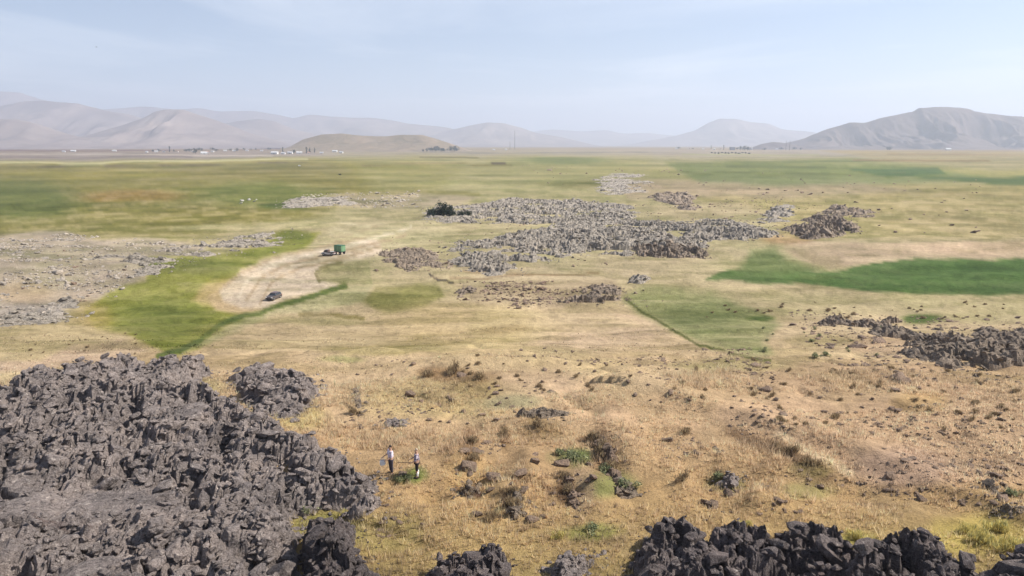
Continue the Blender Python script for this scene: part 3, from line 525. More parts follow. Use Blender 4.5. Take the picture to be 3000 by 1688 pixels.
    ny = max(8, int(math.log(yb/ya)/(res*1.35/ya if yb/ya < 1.5 else res*1.35/ya))); ys = np.exp(np.linspace(math.log(ya), math.log(yb), ny))
    Xg, Yg = np.meshgrid(xs, ys)
    Zg, D = surf(Xg, Yg)
    jx = cell*0.16*fbm(Xg/cell*2.2, Yg/cell*2.2, seed+11, 3); jy = cell*0.16*fbm(Xg/cell*2.2, Yg/cell*2.2, seed+12, 3)
    q = (np.arange(ny-1)[:, None]*nx+np.arange(nx-1)[None]); q = np.stack([q, q+1, q+nx+1, q+nx], -1).reshape(-1, 4)
    Df = D.ravel(); keep = (Df[q] > -edge*0.25).any(1); q = q[keep]
    V = np.stack([Xg+jx, Yg+jy, Zg], -1).reshape(-1, 3)
    used, inv = np.unique(q, return_inverse=True); V = V[used]; q = inv.reshape(-1, 4)
    cx_, cy_ = W[:, 0].mean(), W[:, 1].mean(); cz = gz1(cx_, cy_)
    root = empty(name, (cx_, cy_, cz), 0, label, cat, group)
    V = V-np.array([cx_, cy_, cz])
    b = link('rock_mass', mesh_np('rock_mass', V, q, mat, False), root)
    # boulders
    n = (nb+nstuff)*3
    bx = rng.uniform(x0-edge*spill, x1+edge*spill, n); by = y0*(y1/y0)**rng.uniform(-0.04, 1.04, n)
    bz, bd = surf(bx, by); bz = np.where(bd < 0, gz(bx, by), bz)
    ok = np.where(bd > -edge*spill*rng.uniform(0, 1, n)**2.2)[0][:nb+nstuff]
    if flat is not None: ok = ok[(((bx[ok]-flat[0])/flat[2])**2+((by[ok]-flat[1])/flat[3])**2 > 0.9) | (rng.uniform(0, 1, len(ok)) < 0.12)]
    sz = bsz*np.exp(rng.normal(-0.1, 0.55, len(ok)))*np.where(bd[ok] < 0, 0.6, 1)
    order = ok[np.argsort(-(sz/np.hypot(bx[ok], by[ok])))]; szs = sz[np.argsort(-(sz/np.hypot(bx[ok], by[ok])))]
    SV, SF, off = [], [], 0
    for j, (i, s_) in enumerate(zip(order, szs)):
        k = int(rng.integers(0, len(HULLS))); e = tuple(rng.uniform(-0.6, 0.6, 2))+(rng.uniform(0, 6.28),)
        sc = np.array([s_*rng.uniform(0.8, 1.5), s_*rng.uniform(0.7, 1.1), s_*rng.uniform(0.45, 0.85)])
        p = np.array([bx[i]-cx_, by[i]-cy_, bz[i]-cz+sc[2]*0.12])
        if j < nb:
            o = link('boulder', hull_me(k, mat), root); o.location = p; o.rotation_euler = e; o.scale = sc
        else:
            v = (HULLS[k][0]*sc)@rotm(e).T+p; SV.append(v); SF.append(HULLS[k][1]+off); off += len(v)
    if SV:
        o = link('rubble', mesh_np('rubble', np.vstack(SV), np.vstack(SF), mat, False), root); o['kind'] = 'stuff'
    return root, surf
L_ = M['lava']; ST = M['stone']; LD = M['lava_dark']; LF = M['lava_far']; LB = M['lava_brown']
outcrop('vast rough grey lava flow filling the lower left', [(-420, 1210), (-200, 1150), (0, 1135), (60, 1112), (180, 1090), (300, 1070), (500, 1066), (620, 1070), (600, 1095), (545, 1120), (520, 1160), (620, 1165), (700, 1175), (790, 1215), (840, 1245), (880, 1290), (960, 1290), (1020, 1320), (1070, 1365), (1110, 1385), (1105, 1425), (1090, 1475), (1030, 1490), (940, 1470), (880, 1480), (850, 1560), (860, 1650), (900, 1850), (500, 1950), (-300, 1950), (-900, 1800), (-900, 1300)],
        1.8, 1.6, L_, 11, 0.115, 1.3, 300, 9500, 0.26, bump_h=1.05, crev=1.4, macro=1.5, flat=(-26, 35.5, 9, 2.6))
outcrop('dark craggy lava knob past the grassy notch', [(660, 1110), (690, 1080), (760, 1068), (850, 1082), (920, 1105), (935, 1150), (880, 1195), (830, 1215), (760, 1190), (700, 1150)], 1.2, 1.5, L_, 21, 0.14, 1.8, 110, 500, 0.30, bump_h=1.0, crev=1.1)
outcrop('lava shoulder at the bottom beside the yellow grass', [(870, 1690), (880, 1590), (930, 1530), (1020, 1525), (1060, 1570), (1068, 1650), (1060, 1900), (900, 1900)], 1.5, 1.5, LD, 31, 0.1, 1.2, 100, 500, 0.24, crev=1.4, bump_h=1.3)
outcrop('low lava block in the grass, left of centre at the bottom', [(1230, 1700), (1260, 1650), (1300, 1620), (1370, 1640), (1420, 1615), (1490, 1625), (1480, 1670), (1460, 1800), (1230, 1800)], 1.1, 1.3, LD, 41, 0.08, 0.8, 60, 260, 0.22, crev=1.4, bump_h=1.3)
outcrop('narrow pinkish lava block near the bottom middle', [(1600, 1720), (1605, 1650), (1640, 1605), (1700, 1625), (1765, 1590), (1750, 1640), (1700, 1690), (1690, 1800), (1600, 1800)], 1.1, 1.0, L_, 51, 0.08, 0.7, 50, 200, 0.2, crev=1.4, bump_h=1.3)
outcrop('dark jagged lava wall with tall blocks at the lower right', [(1850, 1580), (1870, 1530), (1930, 1500), (2010, 1505), (2070, 1530), (2130, 1520), (2220, 1545), (2300, 1520), (2390, 1505), (2450, 1525), (2520, 1580), (2560, 1900), (1870, 1900)], 1.45, 1.5, LD, 61, 0.08, 0.9, 150, 700, 0.26, kfrac=0.75, bump_h=1.25, macro=0.8, crev=1.4)
outcrop('tallest black lava hump, topped by one upright block', [(2460, 1640), (2510, 1575), (2600, 1520), (2660, 1500), (2730, 1530), (2770, 1565), (2800, 1600), (2880, 1630), (2900, 1900), (2450, 1900)], 1.95, 1.5, LD, 71, 0.08, 0.9, 110, 500, 0.26, kfrac=0.75, bump_h=1.25, macro=0.8, crev=1.4)
outcrop('small dark lava block in the bottom right corner', [(2860, 1690), (2875, 1630), (2930, 1600), (3010, 1615), (3200, 1640), (3200, 1850), (2860, 1850)], 1.8, 1.4, LD, 81, 0.09, 0.9, 50, 70, 0.36, kfrac=0.7)
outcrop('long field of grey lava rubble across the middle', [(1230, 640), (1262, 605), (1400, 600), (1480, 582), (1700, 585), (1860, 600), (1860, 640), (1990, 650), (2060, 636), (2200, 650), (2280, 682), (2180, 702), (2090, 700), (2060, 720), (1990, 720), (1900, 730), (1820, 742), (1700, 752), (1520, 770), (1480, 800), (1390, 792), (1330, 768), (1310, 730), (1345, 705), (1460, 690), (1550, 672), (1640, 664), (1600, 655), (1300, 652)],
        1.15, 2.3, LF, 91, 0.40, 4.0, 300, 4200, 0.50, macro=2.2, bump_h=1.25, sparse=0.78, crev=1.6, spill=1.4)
outcrop('brown lava mound with a dark hollow beside the sandy track', [(1095, 765), (1110, 740), (1160, 728), (1240, 728), (1300, 745), (1300, 775), (1210, 785), (1120, 790)], 1.0, 2.2, LB, 101, 0.35, 4.0, 60, 200, 0.36, bump_h=1.4, sparse=0.8, spill=1.6, crev=1.5)
outcrop('dark arched lava ledge at the front of the grey rubble field', [(1850, 745), (1870, 718), (1940, 712), (2010, 716), (2075, 735), (2070, 752), (1980, 752), (1900, 748)], 1.4, 2.2, LB, 111, 0.38, 2.8, 60, 120, 0.45, crev=1.6, bump_h=1.7, sparse=0.3)
outcrop('pointed dark lava heap in the right middle distance', [(2325, 675), (2350, 650), (2380, 635), (2440, 635), (2490, 655), (2515, 678), (2440, 688), (2370, 686)], 2.4, 3.0, LB, 121, 0.5, 6, 80, 160, 0.6, bump_h=1.6, sparse=0.5, crev=1.5)
outcrop('thin dark lava ridge behind the pointed heap', [(2400, 622), (2430, 606), (2480, 606), (2560, 618), (2540, 632), (2450, 632)], 1.6, 3.0, LB, 131, 0.7, 4.5, 40, 90, 0.55, sparse=0.8, bump_h=1.4)
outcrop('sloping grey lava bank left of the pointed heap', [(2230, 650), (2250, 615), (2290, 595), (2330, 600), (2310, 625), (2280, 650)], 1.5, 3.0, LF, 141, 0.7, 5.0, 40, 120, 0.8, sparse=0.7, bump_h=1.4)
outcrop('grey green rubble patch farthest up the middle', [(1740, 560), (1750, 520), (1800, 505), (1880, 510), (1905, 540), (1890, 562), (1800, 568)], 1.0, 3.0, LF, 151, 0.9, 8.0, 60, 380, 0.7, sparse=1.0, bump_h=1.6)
outcrop('low dark lava crest above the long rubble field', [(1895, 575), (1940, 562), (2010, 562), (2060, 600), (2050, 614), (1980, 612), (1950, 590)], 1.7, 3.5, LB, 161, 0.8, 6, 50, 120, 0.7, sparse=0.85, bump_h=1.4)
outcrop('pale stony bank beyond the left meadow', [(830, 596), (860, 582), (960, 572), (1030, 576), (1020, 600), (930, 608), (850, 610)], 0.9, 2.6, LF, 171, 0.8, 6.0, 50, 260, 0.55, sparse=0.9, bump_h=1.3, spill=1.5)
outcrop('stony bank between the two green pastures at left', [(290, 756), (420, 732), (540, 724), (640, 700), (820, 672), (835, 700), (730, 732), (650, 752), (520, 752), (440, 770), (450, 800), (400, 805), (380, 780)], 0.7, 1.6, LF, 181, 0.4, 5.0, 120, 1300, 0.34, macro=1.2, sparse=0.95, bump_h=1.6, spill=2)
outcrop('grey rubble at the lower edge of the beige rise', [(-200, 930), (0, 905), (80, 905), (160, 925), (150, 945), (40, 955), (-200, 965)], 0.5, 1.5, LF, 191, 0.35, 3.0, 60, 300, 0.35, sparse=1.0)
outcrop('small grey rubble bank near the beige rise and pasture', [(165, 870), (210, 862), (235, 900), (240, 930), (205, 925)], 0.5, 1.4, LF, 201, 0.35, 2.5, 30, 90, 0.4, sparse=1.0)
outcrop('brown lava ledges right of the pink clearing', [(2370, 948), (2400, 930), (2450, 915), (2560, 928), (2650, 945), (2760, 962), (2850, 985), (2900, 990), (3000, 1000), (3300, 1010), (3300, 1150), (3000, 1100), (2880, 1075), (2760, 1065), (2690, 1050), (2670, 1020), (2620, 995), (2500, 965)], 0.9, 1.5, LB, 211, 0.25, 3.2, 180, 1300, 0.28, macro=1.7, bump_h=1.5, sparse=1.0, spill=1.6, crev=1.3)
outcrop('small lava crest with a tall block above the ledges', [(2860, 975), (2880, 955), (2910, 955), (2930, 975), (3000, 965), (3150, 975), (3150, 1000), (2900, 1000)], 1.6, 1.7, LB, 221, 0.3, 1.6, 40, 80, 0.5)
outcrop('broken grey lava ridge at the tip of the green hollow', [(1640, 880), (1700, 860), (1740, 835), (1800, 832), (1835, 860), (1825, 885), (1750, 888)], 1.1, 1.6, LB, 231, 0.3, 2.6, 60, 240, 0.3, sparse=0.9, bump_h=1.3, spill=2.5)
outcrop('scattered grey stones at the left of the stony shelf', [(1335, 850), (1360, 836), (1390, 842), (1395, 862), (1350, 868)], 0.6, 1.4, LB, 241, 0.3, 1.5, 20, 30, 0.4, sparse=0.8)
outcrop('small grey rock group above the green hollow', [(1835, 822), (1850, 806), (1890, 800), (1910, 812), (1880, 826)], 1.2, 1.6, LF, 251, 0.35, 1.6, 22, 30, 0.5)
for lb_, pl_, h_, m_, sd__ in [('brown earth bank with dark weeds in the middle of the hollow', [(1728, 1275), (1755, 1262), (1800, 1300), (1835, 1400), (1800, 1412), (1760, 1350)], 0.5, ST, 301), ('dark stony mound below the green bush, left of the pale streak', [(1640, 1395), (1665, 1380), (1700, 1440), (1705, 1500), (1670, 1490)], 0.45, ST, 311),
    ('lone reddish brown rock standing in tall grass', [(1484, 1450), (1505, 1436), (1530, 1450), (1535, 1500), (1495, 1505)], 0.8, LB, 321), ('pinkish block of lava in the right part of the hollow', [(2112, 1395), (2135, 1370), (2160, 1380), (2160, 1415), (2125, 1420)], 0.9, L_, 331),
    ('dark rock with green weeds at the foot of the earth bank', [(1790, 1425), (1830, 1405), (1870, 1420), (1875, 1445), (1810, 1445)], 0.4, LB, 341), ('low stone rim over the sandy hole', [(1335, 1440), (1360, 1425), (1400, 1418), (1410, 1432), (1370, 1455)], 0.5, LB, 351),
    ('row of dark stones across the slope above the hollow', [(1500, 1215), (1560, 1203), (1670, 1200), (1675, 1215), (1560, 1222)], 0.5, LB, 361), ('grey stone patch on the grass behind the two people', [(1110, 1235), (1140, 1222), (1190, 1228), (1195, 1245), (1130, 1250)], 0.4, L_, 371),
    ('dark rock pair just left of the grassy knoll', [(1030, 1150), (1045, 1130), (1062, 1150), (1058, 1200), (1035, 1195)], 0.3, LB, 381), ('small rock by the green bush at the right edge', [(2930, 1480), (2950, 1465), (2975, 1480), (2970, 1500)], 0.7, LB, 391),
    ('stone on the slope with a long brown bank, at the right edge', [(2870, 1415), (2900, 1408), (2935, 1430), (2925, 1442)], 0.6, LB, 395)]:
    outcrop(lb_, pl_, h_, 0.9, m_, sd__, 0.11, 0.6, 14, 60, 0.2, crev=1.1, spill=1.6)
print('outcrops done')

def in_lava(x, y, pad=0.0):
    m = np.zeros(x.shape, bool)
    for W in LAVA_POLY:
        b = (x > W[:, 0].min()-1) & (x < W[:, 0].max()+1) & (y > W[:, 1].min()-1) & (y < W[:, 1].max()+1)
        if b.any():
            q = np.where(b)[0]; m[q] |= sdf(W, x[q], y[q]) > pad
    return m

# ------------------------------------------------------------------ grass tufts (nobody could count them)
def tufts(name, label, n, y0, y1, hgt, wid, blades, seed, dens, xr=0.86):
    r_ = np.random.default_rng(seed)
    u = r_.uniform(0, 1, n); y = np.sqrt(y0*y0+(y1*y1-y0*y0)*u); x = r_.uniform(-1, 1, n)*(y*xr+6)
    keep = (1.5*fbm(x/6, y/4, seed+1, 5, 0.6)-1.2*ss(y1*.72, y1, y) > dens+0.12*r_.normal(0, 1, n)) & ~in_lava(x, y, 0.6)
    x = x[keep]; y = y[keep]; n = len(x); z = gz(x, y)
    col = ground_color(x, y, z, 1.0)
    col = np.minimum(col*np.clip(1.55+0.42*r_.normal(0, 1, (n, 1)), 0.5, 2.9)*np.array([1.0, 0.97, 0.95]), 0.75)
    col = col*0.62+np.array([0.60, 0.50, 0.375])*0.38*np.clip(col[:, 0:1]/0.42, 0.5, 1.4)*np.where(col[:, 1:2] > col[:, 0:1]*0.98, 0.4, 1)
    dead = r_.uniform(0, 1, n) < 0.05; col[dead] = col[dead]*0.45+np.array([0.07, 0.05, 0.03])
    h = hgt*np.exp(0.4*r_.normal(0, 1, n))*(0.7+0.6*ss(-0.2, 0.5, fbm(x/5, y/5, seed+4, 3)))
    V = np.zeros((n, blades, 3, 3)); cc = np.zeros((n, blades, 3, 3))
    for b in range(blades):
        a = r_.uniform(0, 6.283, n); ra = r_.uniform(0, 0.16, n)*(hgt/0.35); bx = x+np.cos(a)*ra; by = y+np.sin(a)*ra
        a2 = r_.uniform(0, 3.14, n); w2 = wid*r_.uniform(0.6, 1.3, n); ln = h*r_.uniform(0.1, 0.6, n)
        V[:, b, 0] = np.stack([bx-np.cos(a2)*w2, by-np.sin(a2)*w2, z-0.03], -1); V[:, b, 1] = np.stack([bx+np.cos(a2)*w2, by+np.sin(a2)*w2, z-0.03], -1)
        V[:, b, 2] = np.stack([bx+np.cos(a)*ln, by+np.sin(a)*ln, z+h*r_.uniform(0.6, 1.1, n)], -1)
        k = r_.uniform(0.85, 1.15, n)[:, None]; cc[:, b, 0] = col*k; cc[:, b, 1] = col*k; cc[:, b, 2] = np.minimum(col*k*1.05, 0.7)
    V = V.reshape(-1, 3); F_ = np.arange(len(V)).reshape(-1, 3)
    me = mesh_np(name, V, F_, M['grass'], False); add_col(me, cc.reshape(-1, 3))
    return tag(link(name, me), label, None, None, 'stuff')
tufts('dry_grass', 'knee high dry grass on the near slope', 95000, 24, 78, 0.27, 0.026, 5, 301, -0.12)
tufts('dry_grass', 'sparse dry grass on the middle slope', 26000, 62, 135, 0.13, 0.06, 4, 311, 0.12)

# ------------------------------------------------------------------ loose stones and low shrubs on the open ground
def stones(pts_n, area, label, group, size, mat, seed, name='loose_stone', cat='stone'):
    r_ = random.Random(seed); n = 0; P = np.array(area, float)
    x0, x1, y0, y1 = P[:, 0].min(), P[:, 0].max(), P[:, 1].min(), P[:, 1].max(); g = 0
    while n < pts_n and g < 5000:
        g += 1; px = r_.uniform(x0, x1); py = r_.uniform(y0, y1)
        if sdf(area, np.array([px]), np.array([py]))[0] < 0: continue
        p = at(px, py)
        if in_lava(np.array([p.x]), np.array([p.y]), -0.5)[0]: continue
        s = size*math.exp(r_.gauss(0, 0.4))
        o = link(name, hull_me(r_.randrange(14), mat)); o.location = (p.x, p.y, p.z+s*0.18); o.rotation_euler = (r_.uniform(-.4, .4), r_.uniform(-.4, .4), r_.uniform(0, 6.3))
        o.scale = (s*r_.uniform(0.9, 1.5), s*r_.uniform(.8, 1.1), s*r_.uniform(.5, .95)); tag(o, label, cat, group); n += 1
stones(34, [(980, 1060), (1300, 1060), (1560, 1130), (1500, 1230), (1050, 1290), (980, 1180)], 'dark stone half sunk in the dry grass behind the two people', 'stones in the grass behind the people', 0.31, ST, 1)
stones(46, [(1480, 1010), (2100, 1030), (2300, 1120), (2100, 1220), (1560, 1120)], 'small dark stone on the bare pinkish slope in the middle', 'stones on the bare middle slope', 0.29, ST, 2)
stones(60, [(2250, 1100), (2990, 1130), (2990, 1420), (2600, 1450), (2350, 1300), (2100, 1200)], 'small dark stone on the dry slope at the right', 'stones on the right slope', 0.23, ST, 3)
stones(26, [(1360, 1300), (1500, 1280), (1780, 1330), (1850, 1450), (1600, 1540), (1380, 1520)], 'brown lava stone among tall dry grass in the hollow', 'stones in the grassy hollow', 0.37, ST, 4)
stones(14, [(2000, 1440), (2400, 1380), (2450, 1480), (2100, 1500)], 'dark stone in the grass above the jagged lava wall', 'stones above the lava wall', 0.34, ST, 5)
stones(16, [(2850, 1360), (2990, 1380), (2990, 1500), (2880, 1480)], 'dark stone near the yellow bushes at the right edge', 'stones by the yellow bushes', 0.34, ST, 6)
stones(30, [(1380, 840), (1700, 840), (1780, 890), (1500, 905), (1350, 880)], 'brown stone on the stony shelf past the pale clearing', 'stones on the stony shelf', 0.41, ST, 7)
stones(24, [(40, 720), (400, 730), (380, 860), (180, 900), (20, 850)], 'grey stone on the beige rise', 'stones on the beige rise', 0.48, ST, 8)
stones(6, [(672, 588), (752, 585), (752, 598), (680, 598)], 'pale stone alone in the green meadow', 'pale stones in the meadow', 1.1, simple('pale_stone', (0.36, 0.34, 0.29), 0.9, 0.1), 9)
stones(18, [(2050, 600), (2900, 610), (2900, 690), (2560, 690), (2500, 600)], 'dark rock on the dry plain beyond the green crop field', 'rocks beyond the green field', 0.88, ST, 10)
stones(10, [(2150, 548), (2680, 545), (2700, 565), (2200, 575)], 'distant low dark rock on the pinkish plain', 'distant rocks on the pinkish plain', 1.77, ST, 12)
stones(10, [(1500, 500), (2050, 480), (2060, 512), (1600, 520)], 'distant dark rock on the pale middle plain', 'distant rocks on the pale plain', 1.77, ST, 13)

def scree(areas, label, mat, seed, name='scree'):
    r_ = np.random.default_rng(seed); SV, SF, off = [], [], 0
    for area, n, size in areas:
        W = np.array([tuple(at(px, py)[:2]) for px, py in area]); x0, x1, y0, y1 = W[:, 0].min(), W[:, 0].max(), W[:, 1].min(), W[:, 1].max()
        x = r_.uniform(x0, x1, n*4); y = r_.uniform(y0, y1, n*4); k = (sdf(W, x, y) > 0) & ~in_lava(x, y, 0) & (fbm(x/14, y/9, seed+2, 5, 0.65) > 0.02+0.1*r_.normal(0, 1, n*4))
        x = x[k][:n]; y = y[k][:n]; z = gz(x, y); s_ = size*np.exp(r_.normal(0, 0.5, len(x)))
        for i in range(len(x)):
            h = HULLS[int(r_.integers(0, 14))]; e = rotm((r_.uniform(-.4, .4), r_.uniform(-.4, .4), r_.uniform(0, 6.3)))
            SV.append((h[0]*np.array([s_[i]*1.2, s_[i], s_[i]*.6]))@e.T+np.array([x[i], y[i], z[i]+s_[i]*.08])); SF.append(h[1]+off); off += len(h[0])
    return tag(link(name, mesh_np(name, np.vstack(SV), np.vstack(SF), mat, False)), label, None, None, 'stuff')
scree([([(0, 700), (200, 685), (480, 705), (560, 745), (420, 790), (360, 850), (240, 940), (0, 940)], 3000, 0.36), ([(880, 570), (1230, 560), (1240, 610), (900, 610)], 300, 0.7)], 'grey pink rubble strewn over the beige rise', M['pale_scree'], 401)
scree([([(1330, 830), (1800, 825), (1860, 880), (1500, 905), (1340, 880)], 700, 0.30), ([(1180, 640), (2300, 575), (2560, 640), (2300, 710), (1700, 790), (1100, 800)], 900, 0.42), ([(2300, 900), (3000, 930), (3000, 1150), (2500, 1100)], 900, 0.26),
    ([(1100, 1060), (2200, 1020), (2300, 1150), (1500, 1240), (1000, 1250)], 900, 0.16), ([(2000, 1120), (3000, 1120), (3000, 1480), (2300, 1400)], 1100, 0.14), ([(1100, 1300), (2000, 1250), (2400, 1500), (1100, 1600)], 500, 0.14),
    ([(1500, 480), (2900, 520), (2900, 600), (1700, 590)], 160, 1.0)], 'small brown stones strewn over the dry slopes', ST, 411)
def shrub_mesh(seed, cols, nleaf=520, up=1.0, reed=False):
    r_ = np.random.default_rng(seed); V = []; cl = []
    cen = r_.normal(0, 0.22, (9, 3)); cen[:, 2] = np.abs(cen[:, 2])*1.3*up+0.25
    ci = r_.integers(0, 9, nleaf); p = cen[ci]+r_.normal(0, 0.13, (nleaf, 3)); p[:, 2] = np.abs(p[:, 2])
    a = r_.normal(0, 0.042, (nleaf, 3)); b = r_.normal(0, 0.042, (nleaf, 3))
    if reed: a = r_.normal(0, 0.014, (nleaf, 3)); b = r_.normal(0, 0.05, (nleaf, 3))+np.array([0, 0, 0.22]); p[:, 2] *= 0.75
    V = np.stack([p-a, p+a*0.6+b, p+a-b*0.8], 1).reshape(-1, 3)
    base = np.array(cols)[r_.integers(0, len(cols), nleaf)]*r_.uniform(0.7, 1.3, (nleaf, 1)); cc = np.repeat(base, 3, 0)
    me = mesh_np('foliage', V, np.arange(len(V)).reshape(-1, 3), M['foliage'], False); add_col(me, cc); return me
def stem_me():
    b = MB()
    for k in range(5):
        t = 6.28*k/5; b.cyl((0.02*math.cos(t), 0.02*math.sin(t), -0.05), (0.22*math.cos(t+.3), 0.22*math.sin(t+.3), 0.42), 0.018, 0.008, 5)
    o = b.build('stem', M['bark']); me = o.data; bpy.data.objects.remove(o); return me
STEM = stem_me()
SHR = {'green': [shrub_mesh(k, [(0.23, 0.25, 0.13), (0.31, 0.31, 0.16), (0.16, 0.18, 0.10)]) for k in (1, 2)],
       'yellow': [shrub_mesh(k, [(0.68, 0.57, 0.20), (0.56, 0.48, 0.19), (0.40, 0.38, 0.17)], 800, 1.2, True) for k in (3, 4)],
       'brown': [shrub_mesh(k, [(0.30, 0.22, 0.13), (0.44, 0.34, 0.20), (0.17, 0.12, 0.075)], 520, 1.0, True) for k in (5, 6)],
       'dark': [shrub_mesh(k, [(0.022, 0.04, 0.025), (0.035, 0.055, 0.03), (0.02, 0.03, 0.02)], 700) for k in (7, 8)]}
def shrub(px, py, kind, s, label, group=None, up=1.0, cat='shrub'):
    p = at(px, py)
    r = empty('shrub', (p.x, p.y, p.z), random.uniform(0, 6.3), label, cat, group); r.scale = (s, s, s*up)
    link('foliage', SHR[kind][random.randrange(2)], r); link('stem', STEM, r)
    return r
for px, py, k, s, lb in [
    (1680, 1345, 'green', 1.6, 'bright green bush in the hollow between dark weeds'), (1640, 1330, 'green', 1.1, 'smaller green bush left of the bright one in the hollow'),
    (1780, 1385, 'green', 1.3, 'green bush at the foot of the brown earth bank'), (1830, 1425, 'green', 1.4, 'dark green bush below the brown earth bank'),
    (1196, 1408, 'green', .8, 'low green bush at the feet of the two people'), (1170, 1412, 'green', 0.6, 'low green bush between the people and the lava edge'),
    (900, 1500, 'green', 1.0, 'green weeds under the lava cliff'), (950, 1540, 'yellow', 1.0, 'yellow green bush at the foot of the lava shoulder'), (1010, 1515, 'yellow', 0.9, 'small yellow bush right of the lava shoulder'),
    (2880, 1590, 'yellow', 1.5, 'big yellow bush right of the black lava hump'), (2930, 1560, 'yellow', 1.4, 'yellow bush behind the corner lava block'), (2830, 1560, 'yellow', 1.1, 'yellow bush just past the black lava hump'), (2970, 1610, 'yellow', 1.4, 'yellow bush closest to the right edge'),
    (2510, 1580, 'yellow', 1.0, 'yellow bush in the gap between the two big dark lava masses'), (2190, 1545, 'yellow', 0.8, 'tiny yellow bush above the jagged lava wall'), (1640, 1575, 'yellow', 0.8, 'yellow tuft bush above the narrow lava block'),
    (1740, 1555, 'green', 1.0, 'green bush left of the jagged lava wall'), (2960, 1450, 'green', 1.1, 'green bush with stones at the right edge'), (2100, 1400, 'green', 1.0, 'dark green bush beside a pinkish stone in the hollow'),
    (1505, 1480, 'brown', 1.5, 'tall dark brown dead weed in the middle of the hollow'), (1490, 1450, 'brown', 1.2, 'dead brown weed behind the tallest one'), (1660, 1440, 'brown', 1.4, 'dead brown weed left of the pale earth streak'), (1655, 1400, 'brown', 1.1, 'small dead weed at the top of the pale earth streak'),
    (1740, 1290, 'brown', 1.5, 'brown weeds on top of the earth bank'), (1770, 1330, 'brown', 1.6, 'brown weeds halfway down the earth bank'), (1790, 1370, 'brown', 1.4, 'brown weeds at the lower end of the earth bank'),
    (1375, 1300, 'brown', 1.3, 'dead weed column right of the two people'), (1385, 1350, 'brown', 1.2, 'dead weeds in front of the weed column'), (1480, 1280, 'brown', 1.2, 'olive brown weed in the upper hollow'), (1580, 1250, 'brown', 1.3, 'olive brown weed under the dark stone line'),
    (1370, 1445, 'brown', 1.0, 'dark weed over the sandy hole'), (1440, 1520, 'brown', 1.0, 'brown weed among small stones near the front'), (2310, 1330, 'brown', 1.4, 'brown weeds on the shaded side of the long bank'), (2380, 1360, 'brown', 1.2, 'brown weeds lower on the long bank'), (2270, 1310, 'brown', 1.0, 'brown weeds at the top of the long bank'),
    (2010, 1270, 'brown', 1.0, 'brown weed tuft on the right slope'), (2000, 1410, 'brown', 1.1, 'brown weed tuft left of the pinkish stone'), (1250, 1105, 'brown', 1.6, 'brown weed patch on the grassy knoll'), (1330, 1095, 'brown', 1.9, 'darkest weed patch on the grassy knoll'), (1400, 1110, 'brown', 1.5, 'brown weed patch at the right end of the grassy knoll'),
    (1040, 1210, 'brown', 1.1, 'brown weed by the stones behind the lava edge'), (996, 513, 'dark', 3.2, 'tiny dark bush alone on the pale green plain')]:
    shrub(px, py, k, s*(.75 if k == 'brown' else .72), lb, None, 0.7)
for i, (px, py, s) in enumerate([(1268, 634, 4.0), (1288, 632, 5.2), (1306, 634, 4.6), (1325, 634, 3.4), (1352, 634, 2.6), (1370, 634, 2.8)]):
    shrub(px, py, 'dark', s, ['blackish green bush at the left end of the grey rubble field', 'tallest blackish bush at the grey rubble field', 'blackish bush right of the tallest one', 'blackish bush right end of the close group', 'lone dark bush left of two on the rubble', 'lone dark bush right of two on the rubble'][i], 'dark bushes on the rubble field')
for i, (px0, px1, py0, py1, n, sz, k, lb) in enumerate([(2060, 2980, 885, 940, 44, 0.75, 'brown', 'tiny dark tussock on the yellow plain below the green crop field'), (2250, 2980, 1080, 1260, 60, 0.55, 'brown', 'small brown tussock on the pinkish right slope'),
        (1350, 2250, 1040, 1180, 40, 0.5, 'brown', 'small brown tussock on the bare middle ground'), (20, 400, 975, 1040, 14, 0.5, 'brown', 'small dark tussock on sand behind the lava flow'), (2200, 2650, 960, 1060, 18, 0.7, 'green', 'olive tussock around the pink clearing')]):
    for j in range(n):
        shrub(random.uniform(px0, px1), random.uniform(py0, py1), k, sz*random.uniform(0.4, 1.15), lb, lb.replace('tiny ', '').replace('small ', '').replace('tussock', 'tussocks'), 0.7, 'tussock')

# ------------------------------------------------------------------ vehicles
P_ = {'lgrey': simple('pale_grey_paint', (0.5, 0.47, 0.47), 0.4, 0.5, 0.05), 'grey_paint': simple('grey_car_paint', (0.085, 0.07, 0.068), 0.3, 0.6, 0.04), 'maroon': simple('brown_car_paint', (0.10, 0.06, 0.05), 0.35, 0.6, 0.06), 'glass': simple('tinted_glass', (0.03, 0.035, 0.04), 0.1, 0.8, 0.05),
      'tyre': simple('rubber', (0.02, 0.02, 0.02), 0.85, 0.2), 'rim': simple('steel_rim', (0.35, 0.35, 0.36), 0.4, 0.5, 0.1, 0.6), 'red': simple('red_lamp', (0.45, 0.03, 0.02), 0.3, 0.5), 'white': simple('clear_lamp', (0.8, 0.8, 0.78), 0.3, 0.5),
      'green': simple('green_steel', (0.03, 0.11, 0.05), 0.5, 0.4, 0.2), 'pgreen': simple('pale_green_sheet', (0.20, 0.34, 0.19), 0.6, 0.3, 0.12), 'dark': simple('dark_metal', (0.03, 0.03, 0.03), 0.6, 0.3), 'plate': simple('number_plate', (0.75, 0.75, 0.72), 0.5, 0.3)}
def wheel(parent, x, y, r, wd):
    s = 1 if y > 0 else -1
    o = MB().cyl((x, y-wd/2, r), (x, y+wd/2, r), r, r, 20).build('wheel', P_['tyre'], parent)
    MB().cyl((x, y+s*(wd/2-.01), r), (x, y+s*(wd/2+.015), r), r*.58, r*.5, 16).build('rim', P_['rim'], o)
